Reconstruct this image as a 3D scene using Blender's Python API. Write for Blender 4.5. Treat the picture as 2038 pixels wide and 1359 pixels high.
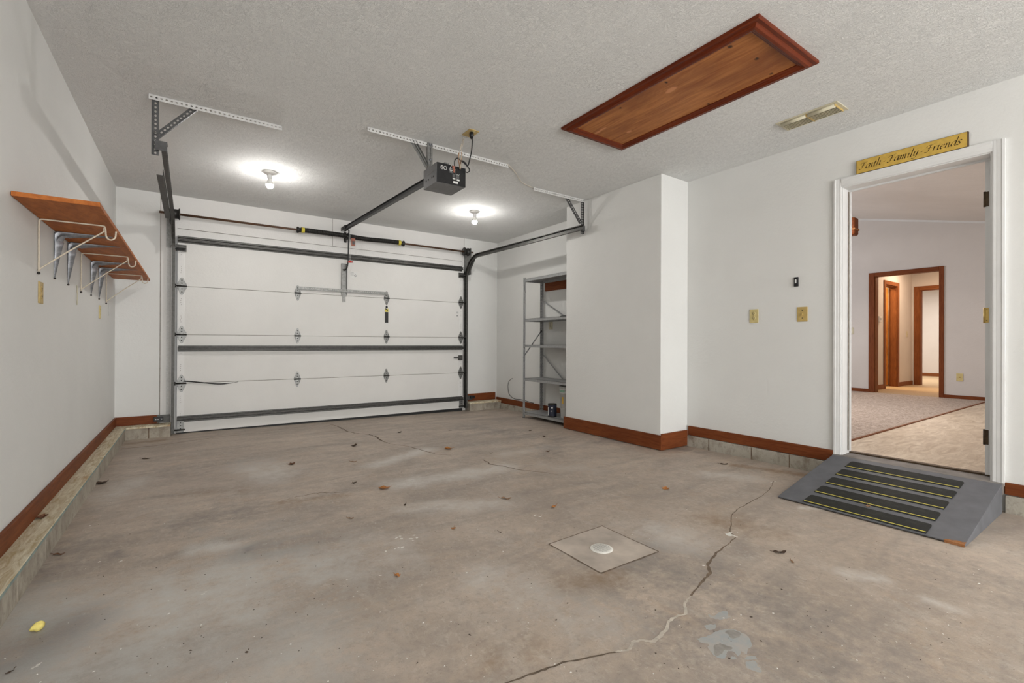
import bpy, bmesh, math, random
from mathutils import Vector, Matrix
for o in list(bpy.data.objects): bpy.data.objects.remove(o, do_unlink=True)
SC = bpy.context.scene
COL = SC.collection
R = math.radians
rnd = random.Random(7)

# ------------------------------------------------------------ camera
CH = 0.97
FPX = 924.3
YAW, PIT, ROL = R(34.684), R(.1484), R(.2355)
FW = Vector((math.sin(YAW)*math.cos(PIT), math.cos(YAW)*math.cos(PIT), math.sin(PIT)))
R0 = Vector((math.cos(YAW), -math.sin(YAW), 0)); U0 = R0.cross(FW)
RT = R0*math.cos(ROL)+U0*math.sin(ROL); UP = -R0*math.sin(ROL)+U0*math.cos(ROL)
cam_d = bpy.data.cameras.new('camera'); cam_d.sensor_width = 36; cam_d.lens = FPX/2038*36
cam_d.clip_start = .02; cam_d.clip_end = 60
cam = bpy.data.objects.new('camera', cam_d); COL.objects.link(cam)
M3 = Matrix((RT, UP, -FW)).transposed()
cam.matrix_world = Matrix.Translation((0, 0, CH)) @ M3.to_4x4()
SC.camera = cam

XL = -.62
# ------------------------------------------------------------ world, lights, exposure
SC.view_settings.view_transform = 'Standard'; SC.view_settings.look = 'None'
SC.view_settings.gamma = 1; SC.view_settings.use_curve_mapping = False
SC.view_settings.exposure = 0.36
w = bpy.data.worlds.new('world'); SC.world = w; w.use_nodes = True
w.node_tree.nodes['Background'].inputs[0].default_value = (.75, .82, .95, 1)
w.node_tree.nodes['Background'].inputs[1].default_value = .6
def area(name, loc, rot, sx, sy, power, color=(1, 1, 1), spread=180):
    l = bpy.data.lights.new(name, 'AREA'); l.shape = 'RECTANGLE'; l.size = sx; l.size_y = sy
    l.energy = power; l.color = color; l.spread = R(spread)
    o = bpy.data.objects.new(name, l); COL.objects.link(o); o.location = loc; o.rotation_euler = [R(a) for a in rot]
    return o
# added fill lamp behind the camera, then unseen lamps for the house rooms
area('fill_behind_camera', (1.64, -5.0, 1.10), (126, 0, 0), 4.2, 2.0, 330, (.985, .993, 1.0))
area('window_light_house', (6.6, 4.9, 1.9), (-90, 0, 0), 2.6, 1.7, 45, (.95, .97, 1.0))
area('lamp_house', (6.2, 2.6, 2.75), (0, 0, 0), .7, .7, 31, (1.0, .92, .86))
area('lamp_hall', (10.7, 2.5, 2.45), (0, 0, 0), .3, .3, 17, (1.0, .72, .5))
area('lamp_bathroom', (10.45, 3.75, 2.4), (0, 0, 0), .3, .3, 26, (1.0, .72, .38))
area('lamp_bedroom', (13.5, 3.3, 2.4), (0, 0, 0), .8, .8, 60, (1.0, .93, .86))
BULB_STRENGTH = 460

# ------------------------------------------------------------ helpers
def at(u, v, ax, val):
    r = FW + (u-1019)/FPX*RT + (679.5-v)/FPX*UP
    c = Vector((0, 0, CH)); t = (val-c[ax])/r[ax]
    return c + t*r
def fz(x, y): return -.03*max(0, (y-4.6)/1.45)*min(1, max(0, x/3.4))

class NT:
    def __init__(s, name):
        s.m = bpy.data.materials.new(name); s.m.use_nodes = True
        s.t = s.m.node_tree; s.n = s.t.nodes; s.l = s.t.links
        s.b = s.n['Principled BSDF']; s.tc = None
    def node(s, ty, **k):
        n = s.n.new(ty)
        for a, v in k.items():
            if a.startswith('i_'): n.inputs[a[2:].replace('_', ' ')].default_value = v
            else: setattr(n, a, v)
        return n
    def coord(s, scale=(1, 1, 1), rot=(0, 0, 0)):
        if not s.tc: s.tc = s.node('ShaderNodeTexCoord')
        mp = s.node('ShaderNodeMapping'); mp.inputs['Scale'].default_value = scale; mp.inputs['Rotation'].default_value = rot
        s.l.new(s.tc.outputs['Object'], mp.inputs['Vector']); return mp.outputs[0]
    def noise(s, scale, detail=4, rough=.55, cs=(1, 1, 1), dist=0, rot=(0, 0, 0)):
        n = s.node('ShaderNodeTexNoise'); n.inputs['Scale'].default_value = scale
        n.inputs['Detail'].default_value = detail; n.inputs['Roughness'].default_value = rough
        n.inputs['Distortion'].default_value = dist
        s.l.new(s.coord(cs, rot), n.inputs['Vector']); return n.outputs['Fac']
    def ramp(s, fac, lo, hi, c0=0., c1=1.):
        n = s.node('ShaderNodeMapRange'); n.clamp = True
        for i, v in zip((1, 2, 3, 4), (lo, hi, c0, c1)): n.inputs[i].default_value = v
        s.l.new(fac, n.inputs[0]); return n.outputs[0]
    def mix(s, fac, a, b, mode='MIX'):
        n = s.node('ShaderNodeMix'); n.data_type = 'RGBA'; n.blend_type = mode
        for sock, v in ((n.inputs[0], fac), (n.inputs[6], a), (n.inputs[7], b)):
            if isinstance(v, (int, float)): sock.default_value = v
            elif isinstance(v, tuple): sock.default_value = (*v, 1)
            else: s.l.new(v, sock)
        return n.outputs[2]
    def math(s, op, a, b=0.):
        n = s.node('ShaderNodeMath'); n.operation = op
        for sock, v in ((n.inputs[0], a), (n.inputs[1], b)):
            if isinstance(v, (int, float)): sock.default_value = v
            else: s.l.new(v, sock)
        return n.outputs[0]
    def attr(s, name):
        n = s.node('ShaderNodeAttribute'); n.attribute_name = name; return n.outputs['Fac']
    def fin(s, col, rough=.6, metal=0, bump=None, bd=.002, spec=.5):
        if isinstance(col, tuple): s.b.inputs['Base Color'].default_value = (*col, 1)
        else: s.l.new(col, s.b.inputs['Base Color'])
        if isinstance(rough, (int, float)): s.b.inputs['Roughness'].default_value = rough
        else: s.l.new(rough, s.b.inputs['Roughness'])
        s.b.inputs['Metallic'].default_value = metal
        s.b.inputs['Specular IOR Level'].default_value = spec
        if bump is not None:
            n = s.node('ShaderNodeBump'); n.inputs['Strength'].default_value = 1; n.inputs['Distance'].default_value = bd
            s.l.new(bump, n.inputs['Height']); s.l.new(n.outputs[0], s.b.inputs['Normal'])
        return s.m
def simple(name, c, rough=.6, metal=0, var=.12, scale=25, bd=0, spec=.4):
    t = NT(name); f = t.noise(scale, 5)
    d = tuple(x*(1-var) for x in c); e = tuple(min(1, x*(1+var)) for x in c)
    return t.fin(t.mix(t.ramp(f, .3, .7), d, e), rough, metal, f if bd else None, bd, spec)

M = {}
def wall_mat(name, c, c2, bd=.0012):
    t = NT(name); f = t.noise(2.2, 4, .6); g = t.noise(60, 3)
    return t.fin(t.mix(t.ramp(f, .3, .7), c, c2), .62, 0, t.math('ADD', g, t.math('MULTIPLY', t.noise(9, 2), 2.)), bd, .3)
M['wall'] = wall_mat('white_wall_paint', (.725, .725, .705), (.755, .755, .735))
M['wall_header'] = wall_mat('white_board_paint', (.71, .70, .68), (.75, .735, .715))
M['wall_house'] = wall_mat('house_wall_paint', (.62, .585, .555), (.66, .625, .595))
M['ceil_house'] = wall_mat('house_ceiling_paint', (.62, .57, .52), (.66, .61, .56), .002)
M['trim_white'] = simple('white_trim_paint', (.74, .74, .73), .42, var=.04, scale=6)
def ceil():
    t = NT('stomped_ceiling_texture')
    a = t.noise(44, 3, .6, (1, .6, 1), 1.6, (0, 0, .4)); b = t.noise(40, 3, .6, (.6, 1, 1), 2.5, (0, 0, 1.1)); big = t.noise(1.3, 3)
    ra = t.math('ABSOLUTE', t.math('SUBTRACT', a, .5)); rb = t.math('ABSOLUTE', t.math('SUBTRACT', b, .5))
    h = t.math('ADD', t.ramp(ra, 0, .05, 1, 0), t.ramp(rb, 0, .045, .8, 0))
    h = t.math('ADD', h, t.math('MULTIPLY', t.noise(150, 3), .9))
    return t.fin(t.mix(t.ramp(big, .3, .7), (.82, .825, .81), (.87, .875, .86)), .8, 0, h, .0013, .2)
M['ceiling'] = ceil()
def floor_mat():
    t = NT('worn_concrete')
    big = t.noise(1.1, 5, .6, (1, 1, 1), .6); st = t.noise(2.6, 6, .65, (.55, 1.6, 1), .8, (0, 0, .5)); fine = t.noise(14, 6, .7); grit = t.noise(160, 2)
    c = t.mix(t.ramp(big, .32, .68), (.42, .340, .268), (.575, .475, .385))
    c = t.mix(t.ramp(st, .42, .68, 0, .8), c, (.32, .275, .24))
    c = t.mix(t.ramp(t.noise(3.3, 6, .7, (1.5, .7, 1), 1.2), .52, .75, 0, .5), c, (.58, .53, .47))
    c = t.mix(t.ramp(t.noise(5.1, 5, .7, (1, 1, 1), .5), .56, .74, 0, .55), c, (.45, .32, .215))
    c = t.mix(t.ramp(t.noise(38, 6, .8, (1, 1, 1), .4), .50, .70, 0, .55), c, (.24, .20, .165))
    c = t.mix(t.ramp(t.noise(31, 6, .8, (1.3, .8, 1), .6), .53, .72, 0, .5), c, (.70, .64, .56))
    c = t.mix(t.ramp(t.noise(.75, 4, .6, (1, 1, 1), .3), .50, .66, 0, .35), c, (.30, .25, .215))
    c = t.mix(t.ramp(fine, .35, .68, 0, .38), c, (.27, .23, .20))
    c = t.mix(t.ramp(grit, .62, .74, 0, .35), c, (.16, .13, .11))
    n = t.ramp(t.noise(7, 6, .75), .3, .7, -.5, .5)
    for nm, col, s0, s1 in (('pale', (.66, .63, .585), .15, 1.1), ('dark', (.17, .155, .15), .15, 1.2), ('cool', (.50, .50, .475), .1, 1.2), ('brown', (.27, .17, .09), .2, 1.1)):
        c = t.mix(t.ramp(t.math('ADD', t.attr(nm), t.math('MULTIPLY', n, t.ramp(t.attr(nm), 0, .4, 0, .9))), s0, s1, 0, .85), c, col)
    n2 = t.ramp(t.noise(22, 5, .6, (1, 1, 1), 1.), .3, .7, -.5, .5)
    for nm, col in (('paint', (.30, .34, .36)), ('white', (.78, .78, .74))):
        k = 2.2 if nm == 'white' else 1.1
        c = t.mix(t.ramp(t.math('ADD', t.attr(nm), t.math('MULTIPLY', n2, t.ramp(t.attr(nm), 0, .4, 0, k))), .42, .58, 0, .95 if nm == 'white' else .8), c, col)
    return t.fin(c, t.ramp(st, .3, .7, .42, .62), 0, t.math('ADD', fine, t.math('MULTIPLY', grit, .6)), .0016, .4)
M['floor'] = floor_mat()
def wood(name, c0, c1, c2, ax=(1, 14, 14), sc=3., rough=.5, spec=.12):
    t = NT(name); g = t.noise(sc, 6, .65, ax, 1.2); h = t.noise(sc*3, 4, .6, ax); b = t.noise(1.7, 3)
    c = t.mix(t.ramp(g, .32, .68), c0, c1); c = t.mix(t.ramp(h, .5, .72, 0, .6), c, c2); c = t.mix(t.ramp(b, .4, .75, 0, .35), c, c2)
    return t.fin(c, rough, 0, h, .0006, spec)
W0, W1, W2 = (.155, .040, .013), (.235, .072, .024), (.08, .021, .008)
M['base_x'] = wood('stained_wood_x', W0, W1, W2, (1, 14, 14))
M['base_y'] = wood('stained_wood_y', W0, W1, W2, (14, 1, 14))
M['frame_z'] = wood('house_trim_wood_z', (.20, .065, .022), (.30, .11, .038), (.11, .035, .014), (14, 14, 1))
M['frame_y'] = wood('house_trim_wood_y', (.20, .065, .022), (.30, .11, .038), (.11, .035, .014), (14, 1, 14))
M['door_wood'] = wood('honey_door_wood', (.33, .13, .03), (.48, .20, .05), (.18, .06, .018), (10, 10, .8))
M['base_z'] = wood('stained_wood_z', W0, W1, W2, (14, 14, 1))
M['hatch_x'] = wood('mahogany_moulding_x', (.12, .022, .008), (.185, .038, .012), (.06, .011, .005), (1, 14, 14), rough=.3)
M['hatch_y'] = wood('mahogany_moulding_y', (.12, .022, .008), (.185, .038, .012), (.06, .011, .005), (14, 1, 14), rough=.3)
M['shelf_wood'] = wood('shelf_particle_wood', (.36, .105, .024), (.56, .19, .048), (.26, .07, .018), (3.5, 1, 3), 4., .55, .12)
def hatch_panel():
    t = NT('knotty_plywood'); g = t.noise(3., 6, .65, (9, .8, 9), 1.); h = t.noise(1.6, 4, .6, (2, .8, 2), .8)
    c = t.mix(t.ramp(g, .34, .62), (.27, .085, .022), (.48, .19, .052)); c = t.mix(t.ramp(h, .45, .66, 0, .75), c, (.20, .06, .018))
    c = t.mix(t.ramp(t.attr('knot'), .3, .7), c, (.05, .018, .008)); c = t.mix(t.ramp(t.attr('pale'), .3, .6, 0, .9), c, (.60, .26, .11))
    return t.fin(c, .5, 0, g, .0004, .2)
M['hatch_panel'] = hatch_panel()
def metal(name, c, rough, metalness=.75, var=.25):
    t = NT(name); f = t.noise(38, 4, .7); g = t.noise(6, 4)
    cc = t.mix(t.ramp(f, .35, .65), tuple(x*(1-var) for x in c), tuple(x*(1+var) for x in c))
    return t.fin(t.mix(t.ramp(g, .45, .8, 0, .35), cc, tuple(x*.55 for x in c)), rough, metalness, f, .0003)
M['galv'] = metal('galvanised_steel', (.25, .25, .24), .45)
M['galv_dark'] = metal('aged_track_steel', (.095, .093, .087), .5)
M['galv_black'] = metal('dark_perforated_steel', (.10, .10, .10), .5, .5)
M['galv_paint'] = simple('painted_over_steel', (.58, .575, .56), .5, var=.1, scale=60)
M['silver'] = metal('bright_pressed_steel', (.27, .28, .30), .42, .8)
M['rust'] = metal('rusty_shaft', (.12, .062, .035), .55, .4, .35)
M['black'] = simple('black_plastic', (.012, .012, .013), .38, var=.3)
M['black_matte'] = simple('black_cord_rubber', (.015, .015, .015), .6, var=.2)
M['iron'] = metal('oiled_black_iron', (.035, .033, .03), .45, .5)
M['opener_grey'] = metal('opener_grey_shell', (.16, .16, .165), .45, .3, .1)
M['yellow'] = simple('yellow_paint', (.62, .52, .06), .5, var=.1)
M['almond'] = simple('almond_plastic', (.60, .50, .23), .42, var=.08, scale=40)
M['almond_dark'] = simple('aged_almond_plastic', (.50, .36, .13), .45, var=.12, scale=40)
M['cream'] = simple('cream_enamel', (.60, .56, .42), .45, var=.1, scale=20)
M['cream_wire'] = simple('cream_vinyl_wire', (.62, .55, .44), .45, var=.1)
M['dark_gap'] = simple('dark_gap', (.03, .027, .024), .9, var=.2)
M['white_plastic'] = simple('white_plastic', (.75, .75, .74), .4, var=.03)
M['porcelain'] = simple('porcelain', (.80, .79, .76), .3, var=.03)
M['door_paint'] = wall_mat('garage_door_paint', (.71, .70, .675), (.75, .74, .715), .0008)
M['door_stile'] = simple('garage_door_stile_paint', (.77, .76, .74), .4, var=.03)
M['seam'] = simple('dark_seam', (.22, .19, .16), .9, var=.3)
M['ramp'] = simple('grey_deck_paint', (.125, .128, .140), .62, var=.16, scale=10, bd=.0004)
M['sill'] = simple('worn_grey_sill', (.205, .185, .17), .65, var=.25, scale=14, bd=.0005)
M['raw_wood'] = wood('raw_chipped_wood', (.30, .13, .05), (.42, .2, .09), (.2, .08, .03), (3, 3, 3), 12, .8)
def grip():
    t = NT('black_grit_tape'); f = t.noise(300, 2); g = t.noise(9, 5, .7)
    return t.fin(t.mix(t.ramp(g, .5, .8, 0, .4), t.mix(f, (.012, .013, .011), (.035, .035, .032)), (.09, .085, .07)), .8, 0, f, .0008, .3)
M['grip'] = grip()
M['grip_line'] = simple('yellow_stripe', (.70, .62, .10), .6, var=.1)
M['sign_yellow'] = simple('mustard_sign_paint', (.58, .38, .075), .55, var=.12, scale=30)
M['sign_edge'] = simple('sign_dark_edge', (.07, .04, .018), .7)
M['ink'] = simple('dark_lettering', (.025, .014, .008), .6)
M['red'] = simple('red_plastic', (.50, .03, .02), .4)
M['red_tag'] = simple('worn_red_tag', (.34, .13, .09), .6, var=.4, scale=80)
M['leaf_brown'] = simple('dry_brown_leaf', (.13, .055, .025), .8, var=.4, scale=60)
M['leaf_orange'] = simple('dry_orange_leaf', (.42, .17, .045), .75, var=.35, scale=60)
M['leaf_dark'] = simple('dark_decayed_leaf', (.065, .04, .026), .85, var=.4, scale=60)
M['leaf_tan'] = simple('tan_leaf', (.26, .15, .085), .8, var=.3, scale=60)
M['lump_yellow'] = simple('yellow_foam', (.72, .60, .18), .8, var=.15, scale=60, bd=.002)
M['fleck_white'] = simple('white_paint_fleck', (.75, .73, .68), .7, var=.1)
M['fleck_dark'] = simple('dark_debris', (.065, .048, .036), .9, var=.3)
M['crack_dark'] = simple('crack_dark', (.13, .098, .070), .95, var=.4, scale=40)
M['crack_pale'] = simple('crack_filler', (.52, .47, .40), .8, var=.25, scale=30)
M['crack_brown'] = simple('crack_brown', (.17, .125, .09), .95, var=.4, scale=30)
M['patch'] = simple('smooth_concrete_patch', (.47, .405, .345), .55, var=.30, scale=5, bd=.0006)
def stain_mat(name, c, k):
    t = NT(name); f = t.noise(16, 5, .7, (1, 1, 1), .8); return t.fin(t.mix(t.ramp(f, .38, .62), c, k), .5, 0, t.noise(120, 3), .0008, .4)
M['stain_blue'] = stain_mat('thin_blue_grey_paint', (.345, .365, .37), (.42, .39, .355))
M['stain_dark'] = stain_mat('worn_through_paint', (.24, .225, .20), (.35, .33, .30))
def curb(name, base, c2, dirt):
    t = NT(name); g = t.noise(3.2, 6, .7, (2, 2, 1.2), .6); d = t.noise(6, 5, .7, (1.4, 1.4, .9)); f = t.noise(40, 4)
    c = t.mix(t.ramp(g, .35, .65), base, c2); c = t.mix(t.ramp(d, .48, .7, 0, .75), c, dirt); c = t.mix(t.ramp(f, .55, .75, 0, .4), c, tuple(x*.6 for x in dirt))
    return t.fin(c, .8, 0, t.math('ADD', f, t.math('MULTIPLY', g, 2.)), .003, .2)
M['curb'] = curb('painted_masonry', (.33, .29, .235), (.46, .42, .35), (.20, .165, .13))
M['curb_right'] = curb('drip_stained_masonry', (.40, .37, .31), (.46, .43, .37), (.17, .13, .09))
def cap_mat():
    t = NT('chipped_cream_paint'); g = t.noise(7, 6, .7, (6, .9, 6), .8); b = t.noise(2.2, 5, .65, (3, 1, 3)); f = t.noise(45, 4, .7, (2, .7, 2))
    c = t.mix(t.ramp(g, .35, .62), (.44, .34, .19), (.74, .69, .54)); c = t.mix(t.ramp(b, .58, .68, 0, .7), c, (.40, .235, .11)); c = t.mix(t.ramp(f, .6, .75, 0, .5), c, (.25, .18, .10))
    return t.fin(c, .7, 0, g, .002, .25)
M['curb_cap'] = cap_mat()
M['curb_blue'] = simple('blue_green_paint_edge', (.25, .31, .29), .7, var=.3, scale=15)
def carpet():
    t = NT('speckled_carpet'); f = t.noise(90, 3, .7); g = t.noise(28, 3, .7)
    return t.fin(t.mix(t.ramp(t.math('ADD', t.math('MULTIPLY', f, .6), t.math('MULTIPLY', g, .4)), .38, .62), (.30, .235, .19), (.68, .575, .50)), .95, 0, f, .006, .05)
M['carpet'] = carpet()
M['carpet_hall'] = simple('tan_hall_carpet', (.46, .34, .21), .95, var=.15, scale=80, bd=.003)
def vinyl():
    t = NT('wood_look_vinyl'); a = t.noise(4.5, 7, .72, (.9, 3.6, 1), 1.2, (0, 0, -.25)); b = t.noise(2., 5, .6, (.8, 2.5, 1), .5)
    c = t.mix(t.ramp(a, .36, .64), (.50, .385, .275), (.76, .65, .51)); c = t.mix(t.ramp(b, .48, .72, 0, .5), c, (.46, .35, .26))
    return t.fin(c, .5, 0, None, 0, .4)
M['vinyl'] = vinyl()
M['brass'] = metal('brass', (.60, .42, .14), .3, .9, .1)
M['hinge_brown'] = metal('bronze_hinge', (.09, .06, .035), .5, .6)
M['bucket'] = simple('white_bucket_plastic', (.62, .62, .61), .4, var=.06, scale=8)
M['bucket_lid'] = simple('grey_bucket_lid', (.42, .43, .42), .45, var=.2, scale=40)
M['green'] = simple('green_label', (.28, .48, .36), .6, var=.2, scale=30)
M['navy'] = simple('navy_can_label', (.016, .02, .04), .45, var=.3)
M['label_white'] = simple('white_label', (.72, .72, .70), .5, var=.05)
M['label_grey'] = simple('grey_label', (.10, .10, .10), .5, var=.3, scale=90)
M['shelf_metal'] = metal('grey_shelf_steel', (.34, .345, .345), .5, .35, .12)
def emit(name, c, s):
    m = bpy.data.materials.new(name); m.use_nodes = True; b = m.node_tree.nodes['Principled BSDF']
    b.inputs['Base Color'].default_value = (1, 1, 1, 1); b.inputs['Emission Color'].default_value = (*c, 1); b.inputs['Emission Strength'].default_value = s
    return m
M['bulb'] = emit('lit_bulb', (1.0, .97, .93), BULB_STRENGTH)

class MB:
    def __init__(s): s.v = []; s.f = []; s.mi = []; s.cur = 0; s.T = None; s.sm = []; s.smooth = False
    def add(s, vs, fs):
        b = len(s.v)
        for p in vs:
            p = Vector(p)
            if s.T is not None: p = s.T @ p
            s.v.append(p)
        for f in fs: s.f.append([b+i for i in f]); s.mi.append(s.cur); s.sm.append(s.smooth)
        return s
    def box(s, x0, x1, y0, y1, z0, z1):
        x0, x1 = sorted((x0, x1)); y0, y1 = sorted((y0, y1)); z0, z1 = sorted((z0, z1))
        return s.add([(x, y, z) for z in (z0, z1) for y in (y0, y1) for x in (x0, x1)],
                     [(0, 2, 3, 1), (4, 5, 7, 6), (0, 1, 5, 4), (2, 6, 7, 3), (0, 4, 6, 2), (1, 3, 7, 5)])
    def tube(s, pts, r, n=8, closed=False, caps=True):
        pts = [Vector(p) for p in pts]; m = len(pts); vs = []; old = s.smooth; s.smooth = True
        rr = r if isinstance(r, (list, tuple)) else [r]*m
        ref = None
        for i, p in enumerate(pts):
            if closed: t = pts[(i+1) % m]-pts[i-1]
            else: t = pts[min(i+1, m-1)]-pts[max(i-1, 0)]
            t.normalize()
            if ref is None:
                ref = Vector((0, 0, 1)) if abs(t.z) < .9 else Vector((1, 0, 0))
            ref = (ref-t*ref.dot(t)); ref.normalize(); b = t.cross(ref)
            for k in range(n):
                a = 2*math.pi*k/n; vs.append(p+(ref*math.cos(a)+b*math.sin(a))*rr[i])
        fs = []
        for i in range(m if closed else m-1):
            j = (i+1) % m
            for k in range(n): fs.append((i*n+k, i*n+(k+1) % n, j*n+(k+1) % n, j*n+k))
        s.add(vs, fs)
        if not closed and caps:
            s.smooth = False; b = len(s.v)-m*n
            s.f.append([b+k for k in range(n)][::-1]); s.f.append([b+(m-1)*n+k for k in range(n)])
            s.mi += [s.cur]*2; s.sm += [False]*2
        s.smooth = old; return s
    def prism(s, prof, a, b, ax):
        """closed 2-D profile swept along axis ax from a to b; profile coords are the other two axes in order"""
        def P(q, t):
            l = list(q); l.insert(ax, t); return tuple(l)
        n = len(prof); vs = [P(q, a) for q in prof]+[P(q, b) for q in prof]
        fs = [(i, (i+1) % n, n+(i+1) % n, n+i) for i in range(n)]+[tuple(range(n))[::-1], tuple(range(n, 2*n))]
        return s.add(vs, fs)
    def lathe(s, prof, c, axis='Z', n=24):
        vs = []; old = s.smooth; s.smooth = True
        for r, h in prof:
            for k in range(n):
                a = 2*math.pi*k/n; x, y = r*math.cos(a), r*math.sin(a)
                q = {'Z': (x, y, h), 'Y': (x, h, y), 'X': (h, x, y)}[axis]
                vs.append(Vector(q)+Vector(c))
        fs = [(i*n+k, i*n+(k+1) % n, (i+1)*n+(k+1) % n, (i+1)*n+k) for i in range(len(prof)-1) for k in range(n)]
        s.add(vs, fs); s.smooth = old; return s
    def disc(s, c, r, axis='Z', n=16):
        vs = []
        for k in range(n):
            a = 2*math.pi*k/n; x, y = r*math.cos(a), r*math.sin(a)
            vs.append(Vector({'Z': (x, y, 0), 'Y': (x, 0, y), 'X': (0, x, y)}[axis])+Vector(c))
        return s.add(vs, [tuple(range(n))])
    def perf(s, L, Wd, th, pitch, hr, n=8):
        """perforated flat strip: x along 0..L, y -Wd/2..Wd/2, z 0..th"""
        k = max(1, int(L/pitch)); p = L/k
        for i in range(k):
            x0 = i*p; x1 = x0+p; cx = x0+p/2; h = Wd/2
            out = []; inn = []
            for j in range(n):
                a = 2*math.pi*(j+.5)/n; ca, sa = math.cos(a), math.sin(a)
                sc = min((p/2)/max(abs(ca), 1e-6), h/max(abs(sa), 1e-6))
                out.append((cx+ca*sc, sa*sc)); inn.append((cx+ca*hr*1.35, sa*hr))
            # exact outer rectangle: insert corners
            ring = sorted([(math.atan2(y, x-cx) % (2*math.pi), x, y, 1) for x, y in out]+[(math.atan2(y, x-cx) % (2*math.pi), x, y, 0) for x, y in ((x0, -h), (x1, -h), (x1, h), (x0, h))])
            for z, flip in ((0, True), (th, False)):
                vs = [(x, y, z) for _, x, y, _ in ring]+[(x, y, z) for x, y in inn]
                m = len(ring); fs = []
                def near(q):
                    a = q[0]; return m+int(round((a/(2*math.pi))*n-.5)) % n
                idx = [near(q) for q in ring]
                for j in range(m):
                    a, b = idx[j], idx[(j+1) % m]; f = [j, (j+1) % m, b, a] if a != b else [j, (j+1) % m, a]
                    fs.append(tuple(f[::-1] if flip else f))
                s.add(vs, fs)
            vs = [(x, y, 0) for x, y in inn]+[(x, y, th) for x, y in inn]
            s.add(vs, [(j, n+j, n+(j+1) % n, (j+1) % n) for j in range(n)])
        h = Wd/2
        s.add([(0, -h, 0), (L, -h, 0), (L, -h, th), (0, -h, th), (0, h, 0), (L, h, 0), (L, h, th), (0, h, th)], [(0, 1, 2, 3), (4, 7, 6, 5), (0, 3, 7, 4), (1, 5, 6, 2)])
        return s

OFF = {}
def setp(o, label=None, cat=None, group=None, kind=None):
    if label: o['label'] = label
    if cat: o['category'] = cat
    if group: o['group'] = group
    if kind: o['kind'] = kind
    return o
def obj(name, mb, mats, parent=None, bevel=0, label=None, cat=None, group=None, kind=None, autos=False):
    me = bpy.data.meshes.new(name)
    xs = [[p[i] for p in mb.v] for i in range(3)]
    c = Vector([(min(a)+max(a))/2 for a in xs])
    me.from_pydata([p-c for p in mb.v], [], mb.f)
    if not isinstance(mats, (list, tuple)): mats = [mats]
    for m in mats: me.materials.append(M[m] if isinstance(m, str) else m)
    for p, i, sm in zip(me.polygons, mb.mi, mb.sm): p.material_index = i; p.use_smooth = sm
    bm = bmesh.new(); bm.from_mesh(me); bmesh.ops.recalc_face_normals(bm, faces=bm.faces); bm.to_mesh(me); bm.free()
    me.update()
    o = bpy.data.objects.new(name, me); COL.objects.link(o)
    o.location = c - (OFF[parent.name] if parent else Vector()); OFF[o.name] = c
    if parent: o.parent = parent
    if bevel:
        b = o.modifiers.new('bevel', 'BEVEL'); b.width = bevel; b.segments = 2; b.limit_method = 'ANGLE'; b.angle_limit = R(40)
    setp(o, label, cat, group, kind); return o
def thing(name, loc, label, cat, group=None):
    o = bpy.data.objects.new(name, None); COL.objects.link(o); o.location = loc; o.empty_display_size = .05
    OFF[o.name] = Vector(loc); return setp(o, label, cat, group)
def B(*a): return MB().box(*a)
def struct(name, mb, m, bevel=0, parent=None): return obj(name, mb, m, parent, bevel, kind=None if parent else 'structure')
def frame_T(o, x, y):
    """matrix placing local x along x, local y along y (orthonormalised) at o"""
    x = Vector(x).normalized(); y = Vector(y); y = (y-x*y.dot(x)).normalized(); z = x.cross(y)
    return Matrix.Translation(o) @ Matrix((x, y, z)).transposed().to_4x4()
def smoothpts(P, k=6):
    P = [Vector(p) for p in P]; out = []
    for i in range(len(P)-1):
        p0 = P[max(i-1, 0)]; p1 = P[i]; p2 = P[i+1]; p3 = P[min(i+2, len(P)-1)]
        for j in range(k):
            t = j/k; out.append(.5*((2*p1)+(p2-p0)*t+(2*p0-5*p1+4*p2-p3)*t*t+(3*p1-p0-3*p2+p3)*t**3))
    return out+[P[-1]]

# ------------------------------------------------------------ room dimensions (m)
XL, XR, XB, BY, H, FY = -.62, 3.90, 3.50, 6.05, 2.51, -5.2
DX0, DX1, DTOP = -.119, 3.276, 2.084            # garage door opening
PY0, PY1, PZ0, PZ1 = .65, 1.408, .16, 2.105    # passage door opening in right wall
HX = 4.05
BX0, BX1 = 2.69, 3.98                          # chase along right wall (y range)

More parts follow.
